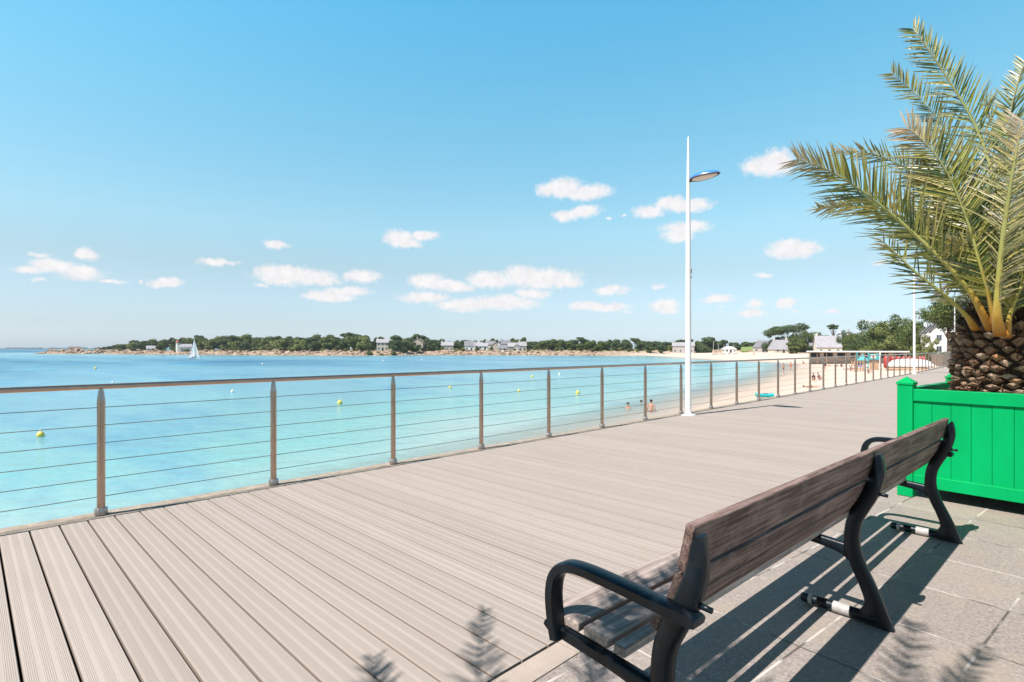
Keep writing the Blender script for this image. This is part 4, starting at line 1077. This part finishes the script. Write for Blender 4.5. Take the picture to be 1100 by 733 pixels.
def sail_mesh(a, b, c, belly, n=10):
    a, b, c = Vector(a), Vector(b), Vector(c); mb = MB(); idx = {}; vs = []
    for i in range(n+1):
        for j in range(n+1-i):
            p = a+(b-a)*i/n+(c-a)*j/n; k = belly*4*(i/n)*(1-i/n-j/n)+belly*2*(j/n)*(1-i/n-j/n)
            idx[(i,j)] = len(vs); vs.append((p.x, p.y+k, p.z))
    fs = []
    for i in range(n):
        for j in range(n-i):
            fs.append((idx[(i,j)],idx[(i+1,j)],idx[(i,j+1)]))
            if i+j < n-1: fs.append((idx[(i+1,j)],idx[(i+1,j+1)],idx[(i,j+1)]))
    return mb.add(vs, fs)
sail_mesh((.25,0,1.0),(-2.5,.25,.95),(.15,0,8.0),.25).build('mainsail', M['sail'], boat, smooth=True)
sail_mesh((2.5,0,.9),(.3,.5,1.1),(.22,0,7.3),.3).build('jib', M['sail'], boat, smooth=True)
mb = MB(); mb.box(-.9,.6,-.45,.45,.66,1.0); mb.build('cabin', M['navy'], boat, bevel=.06)
def buoy(u, v, kind, label, s=1.0):
    s *= .72
    x, y = at(u, seaD(v)); r = empty('buoy', (x,y,SEA), 0, label, 'buoy', 'buoys moored off the beach')
    m = M['yellow'] if kind == 'y' else M['cream_b']
    mb = MB(); mb.lathe([(.02,-.25*s),(.16*s,-.18*s),(.25*s,0),(.27*s,.12*s),(.24*s,.25*s),(.15*s,.36*s),(.05*s,.41*s)], 16); mb.build('float', m, r, smooth=True)
    mb = MB(); mb.lathe([(.05*s,.40*s),(.05*s,.50*s),(.07*s,.52*s),(.07*s,.56*s),(.02*s,.58*s)], 10); mb.build('shackle', M['cream_b'], r, smooth=True)
for args in [(43.5,469,'y','round yellow buoy closest to the left edge, floating behind the railing cables',.85),
 (102.5,396.5,'y','yellow buoy left of the sailboat, floating above the handrail line',1.3),(121,411.5,'w','tiny white buoy just above the handrail near the first post',.6),
 (282,391.5,'w','white buoy out on the bay, seen above the handrail right of the second post',1.1),(249.5,421.5,'w','white buoy just left of the second railing post, below the handrail',.75),
 (365,434,'y','yellow buoy between the second and third railing posts',1.0),(483.5,417,'y','yellow and dark buoy between the third and fourth railing posts',.8),
 (411.5,388,'w','white buoy far out below the tall pale villa',1.1),(453,387,'w','white buoy far out, rightmost of those near the headland',1.1),
 (571.5,405.5,'y','pale yellow buoy just under the handrail beside the fifth railing post',1.0),(557.5,421,'y','yellow buoy between the fourth and fifth posts, lower of its pair',.75),(601,402.5,'w','pale buoy right of the fifth railing post, close under the handrail',.9),
 (620.5,423,'y','yellow buoy between the fifth and sixth railing posts',1.0)]: buoy(*args)
# beached dinghies with masts
for i, (u, h, lb) in enumerate([(766,7,'leftmost beached dinghy with a bare mast near the pavilion'),(771,5.5,'second beached dinghy from the left with a bare mast'),(777,5,'third beached dinghy with a short bare mast'),(782.5,8.5,'beached dinghy with the tallest bare mast, before the pavilion'),(789,5,'rightmost beached dinghy with a bare mast')]):
    x, y = at(u, 292); z = gz_at(x, y); r = empty('dinghy', (x,y,z+.2), rnd.uniform(0,3), lb, 'dinghy', 'beached dinghies with bare masts')
    hull_mb(4.2,1.7,.5).build('hull', M['boat_white'], r); mb = MB(); mb.tube([(.3,0,.2),(.3,0,h)], [.09,.05], 6); mb.build('mast', M['boat_white'], r)
# turquoise kayak
M['turq'] = mat('kayak_turquoise', (.03,.55,.58), .35)[0]
x, y = at(822, 46.5); r = empty('kayak', (x,y,gz_at(x,y)+.15), R_(38), 'small turquoise kayak lying on the sand just beyond the railing', 'kayak')
hull_mb(1.5,.7,.25).build('hull', M['turq'], r, smooth=True); mb = MB(); mb.lathe([(.22,.25),(.22,.28),(.17,.285),(.17,.2)], 16, (0,0,0)); mb.build('cockpit', M['navy'], r)

# ------------------------------------------------------------ beach club things
M['red'] = varied('red_plastic', (.45,.07,.06), .4, .1, 2); M['teal'] = varied('teal_panel', (.06,.34,.36), .5, .1, 2)
M['wht'] = varied('white_canvas', (.80,.79,.77), .6, .05, 1); M['timber'] = varied('beach_timber', (.42,.27,.17), .85, .2, 3)
M['blu'] = varied('blue_canvas', (.05,.16,.5), .6, .1, 2)
x, y = at(976, 96); z = gz_at(x, y); face = math.atan2(-y,-x)+math.pi/2
r = empty('inflatable_castle', (x,y,z), face, 'red and white inflatable play castle on the beach beyond the railing', 'inflatable')
def cushion(mb, x0,x1,y0,y1,z0,z1,n=10):
    # puffed box
    vs = []; fs = []
    for i in range(n+1):
        for j in range(n+1):
            s, t_ = i/n, j/n; k = (math.sin(math.pi*s)*math.sin(math.pi*t_))**.35
            vs.append((x0+(x1-x0)*s, y0+(y1-y0)*t_, z0+(z1-z0)*(.25+.75*k)))
    fs = [(i*(n+1)+j,(i+1)*(n+1)+j,(i+1)*(n+1)+j+1,i*(n+1)+j+1) for i in range(n) for j in range(n)]
    mb.add(vs, fs); mb.box(x0,x1,y0,y1,z0-.02,z0+(z1-z0)*.25)
mb = MB(); cushion(mb,-3.3,3.3,-1.6,2.2,.05,.55); mb.build('base_cushion', M['timber'], r, smooth=False)
mb = MB(); cushion(mb,-3.1,3.6,-1.3,1.4,.55,2.0); mb.build('slide_cushion', M['wht'], r, smooth=True)
mb = MB()
for k in range(7): mb.lathe([(.1,.5),(.36,.6),(.40,1.2),(.40,1.9),(.36,2.25),(.1,2.4)], 10, (-3.0+.78*k,2.0,0))
mb.build('rear_wall', M['red'], r, smooth=True)
for sx in (-3.2, 2.1):
    mb = MB(); mb.lathe([(.1,.2),(.45,.4),(.48,1.6),(.48,2.0),(.40,2.3),(.1,2.5)], 12, (sx,.6,0)); mb.build('corner_tower', M['red'], r, smooth=True)
x, y = at(934, 100); z = gz_at(x, y)
r = empty('climbing_frame', (x,y,z), math.atan2(-y,-x)+math.pi/2, 'teal and timber climbing frame with a white and red panel on the beach', 'climbing frame')
for sx, sy in ((-1.9,-.8),(-.2,-.8),(1.6,-.8),(-1.9,.8),(-.2,.8),(1.6,.8)):
    mb = MB(); mb.box(sx-.09,sx+.09,sy-.09,sy+.09,-.3,3.3); mb.build('post', M['teal'] if sx < 1 else M['wht'], r)
mb = MB(); mb.box(-.05,1.5,-.86,-.80,1.9,3.0); pn = mb.build('panel', M['teal'], r)
mb = MB(); mb.box(.2,1.0,-.90,-.87,2.2,2.85); pw_ = mb.build('sign', M['wht'], pn)
mb = MB(); mb.box(.3,.9,-.925,-.905,2.40,2.55); mb.build('stripe', M['red'], pw_)
mb = MB(); mb.box(-.1,1.5,-.7,.7,1.35,1.5); mb.build('platform', M['timber'], r)
mb = MB(); mb.add([(-2.0,-1,1.75),(-.1,-1,1.75),(-.1,1,1.75),(-2.0,1,1.75),(-1.05,0,3.0)], [(0,1,4),(1,2,4),(2,3,4),(3,0,4),(3,2,1,0)]); mb.build('roof', M['teal'], r)
mb = MB(); mb.add([(-2.1,-1.1,.7),(-.9,-1.1,.7),(-.9,0,1.3),(-2.1,0,1.3),(-2.1,-1.1,.6),(-.9,-1.1,.6),(-.9,0,1.2),(-2.1,0,1.2)], [(0,1,2,3),(7,6,5,4),(0,4,5,1),(1,5,6,2),(2,6,7,3),(3,7,4,0)]); mb.build('slide', M['blu'], r)
mb = MB(); mb.box(0,1.4,-.85,-.8,0,1.3); mb.build('side_board', M['timber'], r)
x, y = at(921.5, 95); z = gz_at(x, y)
r = empty('timber_screen', (x,y,z), math.atan2(-y,-x)+math.pi/2, 'brown timber post screen standing on the sand left of the climbing frame', 'screen')
for k in range(5):
    mb = MB(); mb.tube([(-.9+.42*k,0,-.3),(-.9+.42*k,0,1.9)], .09, 8); mb.build('post', M['timber'], r)
for zz in (.5,1.0,1.5):
    mb = MB(); mb.box(-1.0,.9,.10,.14,zz,zz+.14); mb.build('rail', M['timber'], r)
# beach bar: long pale roof on posts
x, y = at(917, 140); face = math.atan2(-y,-x)+math.pi/2
r = empty('beach_bar', (x,y,-.2), face, 'long low beach bar with pale flat roof and dark openings above the sand', 'beach bar')
mb = MB(); mb.box(-10.5,11.5,-2.4,2.4,.55,.85); mb.build('roof', ROOFC['white'], r)
mb = MB(); mb.box(-10,11,.2,2.2,-2.6,.54); mb.build('wall', WALLC['stone'], r)
for k in range(11):
    mb = MB(); mb.box(-10.2+2.1*k,-10.10+2.1*k,-2.1,-2.0,-2.6,.54); mb.build('post', M['timber'], r)
for k in range(7):
    mb = MB(); mb.box(-9.6+3*k,-7.6+3*k,.10,.18,-.9,.3); mb.build('opening', M['void'], r)

# ------------------------------------------------------------ people
SKIN = varied('skin', (.50,.29,.20), .6, .08, 5); HAIR = mat('dark_hair', (.03,.02,.015), .7)[0]
def cloth(c): return mat('cloth', c, .8)[0]
def body_mesh(pose):
    J = {'hip': (0,0,.95), 'belly': (0,0,1.12), 'chest': (0,.01,1.36), 'neck': (0,0,1.50), 'head0': (0,-.01,1.57), 'head': (0,-.02,1.66), 'crown': (0,-.01,1.74)}
    rad = {'hip': .13,'belly': .115,'chest': .135,'neck': .052,'head0': .07,'head': .088,'crown': .06}
    E = [('hip','belly'),('belly','chest'),('chest','neck'),('neck','head0'),('head0','head'),('head','crown')]
    for s, n in ((-1,'l'),(1,'r')):
        if pose == 'sit': hipz=.12; leg = {'th': (s*.09,-.02,.14),'kn': (s*.14,-.40,.42),'an': (s*.14,-.62,.07),'toe': (s*.15,-.74,.04)}
        else: leg = {'th': (s*.09,0,.88),'kn': (s*.10,-.03*s,.50),'an': (s*.11,.02,.08),'toe': (s*.12,-.14,.035)}
        arm = {'sh': (s*.19,0,1.42),'el': (s*.27,.03,1.14),'wr': (s*.26,-.10,.90),'ha': (s*.25,-.14,.80)}
        for k, v in leg.items(): J[n+k] = v
        for k, v in arm.items(): J[n+k] = v
        rad.update({n+'th': .085,n+'kn': .055,n+'an': .036,n+'toe': .032,n+'sh': .055,n+'el': .040,n+'wr': .028,n+'ha': .036})
        E += [('hip',n+'th'),(n+'th',n+'kn'),(n+'kn',n+'an'),(n+'an',n+'toe'),('chest',n+'sh'),(n+'sh',n+'el'),(n+'el',n+'wr'),(n+'wr',n+'ha')]
    if pose == 'sit':
        for k in list(J):
            if k[1:] not in ('th','kn','an','toe'): x,y,z = J[k]; J[k] = (x, y+(z-.95)*.25, z-.95+.14)
    if pose == 'walk':
        for k, dy in (('lkn',-.14),('lan',-.20),('ltoe',-.34),('rkn',.04),('ran',.26),('rtoe',.14),('lwr',.16),('lha',.2),('rwr',-.2),('rha',-.26)):
            x,y,z = J[k]; J[k] = (x, y+dy, z)
    if pose == 'lie':
        for k in list(J): x,y,z = J[k]; J[k] = (x, z-.9, .12+y*-.6)
    names = list(J); me = bpy.data.meshes.new('body')
    me.from_pydata([J[k] for k in names], [(names.index(a), names.index(b)) for a,b in E], [])
    o = bpy.data.objects.new('tmp', me); COL.objects.link(o)
    o.modifiers.new('s', 'SKIN'); sd = o.modifiers.new('ss', 'SUBSURF'); sd.levels = 1
    for i, k in enumerate(names):
        me.skin_vertices[0].data[i].radius = (rad[k], rad[k]); me.skin_vertices[0].data[i].use_root = (k == 'hip')
    dg = bpy.context.evaluated_depsgraph_get(); out = bpy.data.meshes.new_from_object(o.evaluated_get(dg))
    bpy.data.objects.remove(o); out.materials.clear(); out.materials.append(SKIN)
    out.polygons.foreach_set('use_smooth', [True]*len(out.polygons)); out.update()
    return out, J
BM = {p: body_mesh(p) for p in ('stand','walk','sit','lie')}
def lump(c, rx, ry, rz_, seg=10, rings=7, z0=-1, z1=1):
    mb = MB(); prof = []
    for i in range(rings+1):
        a = math.pi*(i/rings); z = -math.cos(a); z = max(z0, min(z1, z)); prof.append((max(.01, math.sqrt(max(0,1-z*z))), z))
    mb.lathe(prof, seg); mb.v = [(c[0]+x*rx, c[1]+y*ry, c[2]+z*rz_) for x,y,z in mb.v]; return mb
def person(x, y, z, rz, pose, c_low, label, c_top=None, group=None):
    me, J = BM[pose]; r = empty('person', (x,y,z), rz, label, 'person', group)
    b_ = bpy.data.objects.new('body', me); COL.objects.link(b_); b_.parent = r
    hx_ = J['head']; hair = lump((hx_[0], hx_[1]+(.03 if pose != 'lie' else .02), hx_[2]+(.03 if pose != 'lie' else 0)), .105,.105,.10)
    hair.build('hair', HAIR, r, smooth=True)
    hp = J['hip']; ch = J['chest']
    if pose == 'lie': lump((hp[0],hp[1],hp[2]),.17,.15,.13).build('swimwear', cloth(c_low), r, smooth=True)
    else: lump((hp[0],hp[1],hp[2]-.02),.175,.14,.14).build('swimwear', cloth(c_low), r, smooth=True)
    if c_top: lump((ch[0],(hp[1]+ch[1])/2,(hp[2]+ch[2])/2+(.06 if pose != 'lie' else 0)), .19, .155 if pose != 'lie' else .3, .33 if pose != 'lie' else .15).build('top', cloth(c_top), r, smooth=True)
    return r
def pv_(u, v, z, *a, **kw):
    D = F*(H-z)/(v-374); x, y = at(u, D); return person(x, y, z, *a, **kw)
pv_(674.5, 458.4, -4.35, R_(30), 'stand', (.5,.05,.04), 'bather standing chest-deep in the shallows left of the seventh railing post')
pv_(699.5, 456.3, -4.0, R_(200), 'stand', (.30,.04,.04), 'bather standing waist-deep just right of the seventh railing post')
pv_(689, 453.4, -4.58, R_(100), 'stand', (.03,.03,.05), 'swimmer with only a dark head above the water between the two bathers')
def onsand(u, D, rz, pose, low, label, top=None):
    x, y = at(u, D); return person(x, y, gz_at(x, y), rz, pose, low, label, c_top=top, group=None)
onsand(849.5, 103, 2, 'stand', (.75,.08,.05), 'person in bright red at the water edge on the beach', (.75,.08,.05))
onsand(841.5, 96, 1, 'walk', (.05,.06,.09), 'person in dark swimwear wading at the edge of the turquoise water')
onsand(874, 72, .5, 'sit', (.03,.03,.05), 'person in black sitting on the sand, left of a pair', (.03,.03,.05))
onsand(880, 73, 1.2, 'sit', (.25,.12,.12), 'person in maroon sitting on the sand, right of a pair', (.2,.10,.12))
onsand(872, 58.5, 2.0, 'lie', (.04,.05,.12), 'person lying on the sand closest to the boardwalk railing')
onsand(886.5, 105, .3, 'stand', (.04,.04,.06), 'person in dark clothes standing alone mid beach', (.05,.05,.07))
onsand(891, 128, 1.9, 'lie', (.05,.2,.15), 'sunbather lying on a dark green towel mid beach')
onsand(898, 121, 1.3, 'sit', (.35,.1,.1), 'person in pale red sitting mid beach')
onsand(904, 119, .9, 'sit', (.03,.03,.04), 'person in black sitting beside the one in pale red', (.04,.04,.05))
onsand(911.5, 104, 1.5, 'lie', (.03,.03,.05), 'sunbather in black left of the timber screen')
onsand(914, 100, 1.6, 'sit', (.05,.06,.2), 'person in navy sitting just left of the timber screen', (.05,.06,.2))
onsand(933, 88, 1.6, 'sit', (.08,.1,.1), 'person sitting on the sand under the climbing frame', (.1,.12,.12))
onsand(863, 150, 1.6, 'sit', (.04,.04,.05), 'small dark seated figure near the head of the bay', (.04,.04,.05))
onsand(827, 245, 1.6, 'lie', (.04,.04,.05), 'tiny dark figure lying on the far sand below the grey hip-roofed house')
onsand(848, 240, .6, 'stand', (.04,.04,.05), 'tiny dark standing figure on the far sand by the brown beach wall', (.04,.03,.03))
onsand(810, 235, .6, 'walk', (.5,.08,.06), 'tiny reddish walking figure on the far sand below the lawn', (.5,.2,.15))
onsand(892.5, 165, .6, 'walk', (.04,.04,.07), 'small dark walking figure below the white villa', (.04,.04,.07))
for (x, y, lb, tp, lo) in [(-9.6,93,'distant stroller in a white top on the boardwalk near the railing',(.7,.68,.66),(.05,.05,.07)),(-7.8,97,'distant stroller in dark clothes on the boardwalk',(.06,.06,.09),(.06,.06,.09)),(-7.3,72,'distant stroller in blue on the boardwalk beside the third lamp post',(.1,.16,.35),(.08,.08,.1))]:
    person(x, y, 0, R_(170), 'walk', lo, lb, c_top=tp)

# ------------------------------------------------------------ haze
m = bpy.data.materials.new('haze'); m.use_nodes = True; t = NT(m.node_tree); t.n.clear()
pvn = t.node('ShaderNodeVolumePrincipled'); pvn.inputs['Color'].default_value = (.86,.93,1,1); pvn.inputs['Density'].default_value = .00014; pvn.inputs['Anisotropy'].default_value = .2
out = t.node('ShaderNodeOutputMaterial'); t.l.new(pvn.outputs[0], out.inputs['Volume'])
mb = MB(); mb.box(-16500,16500,-16500,16500,-11.5,24)
tag(mb.build('haze', m), 'thin pale sea haze filling the air over the bay', 'haze', kind='stuff')
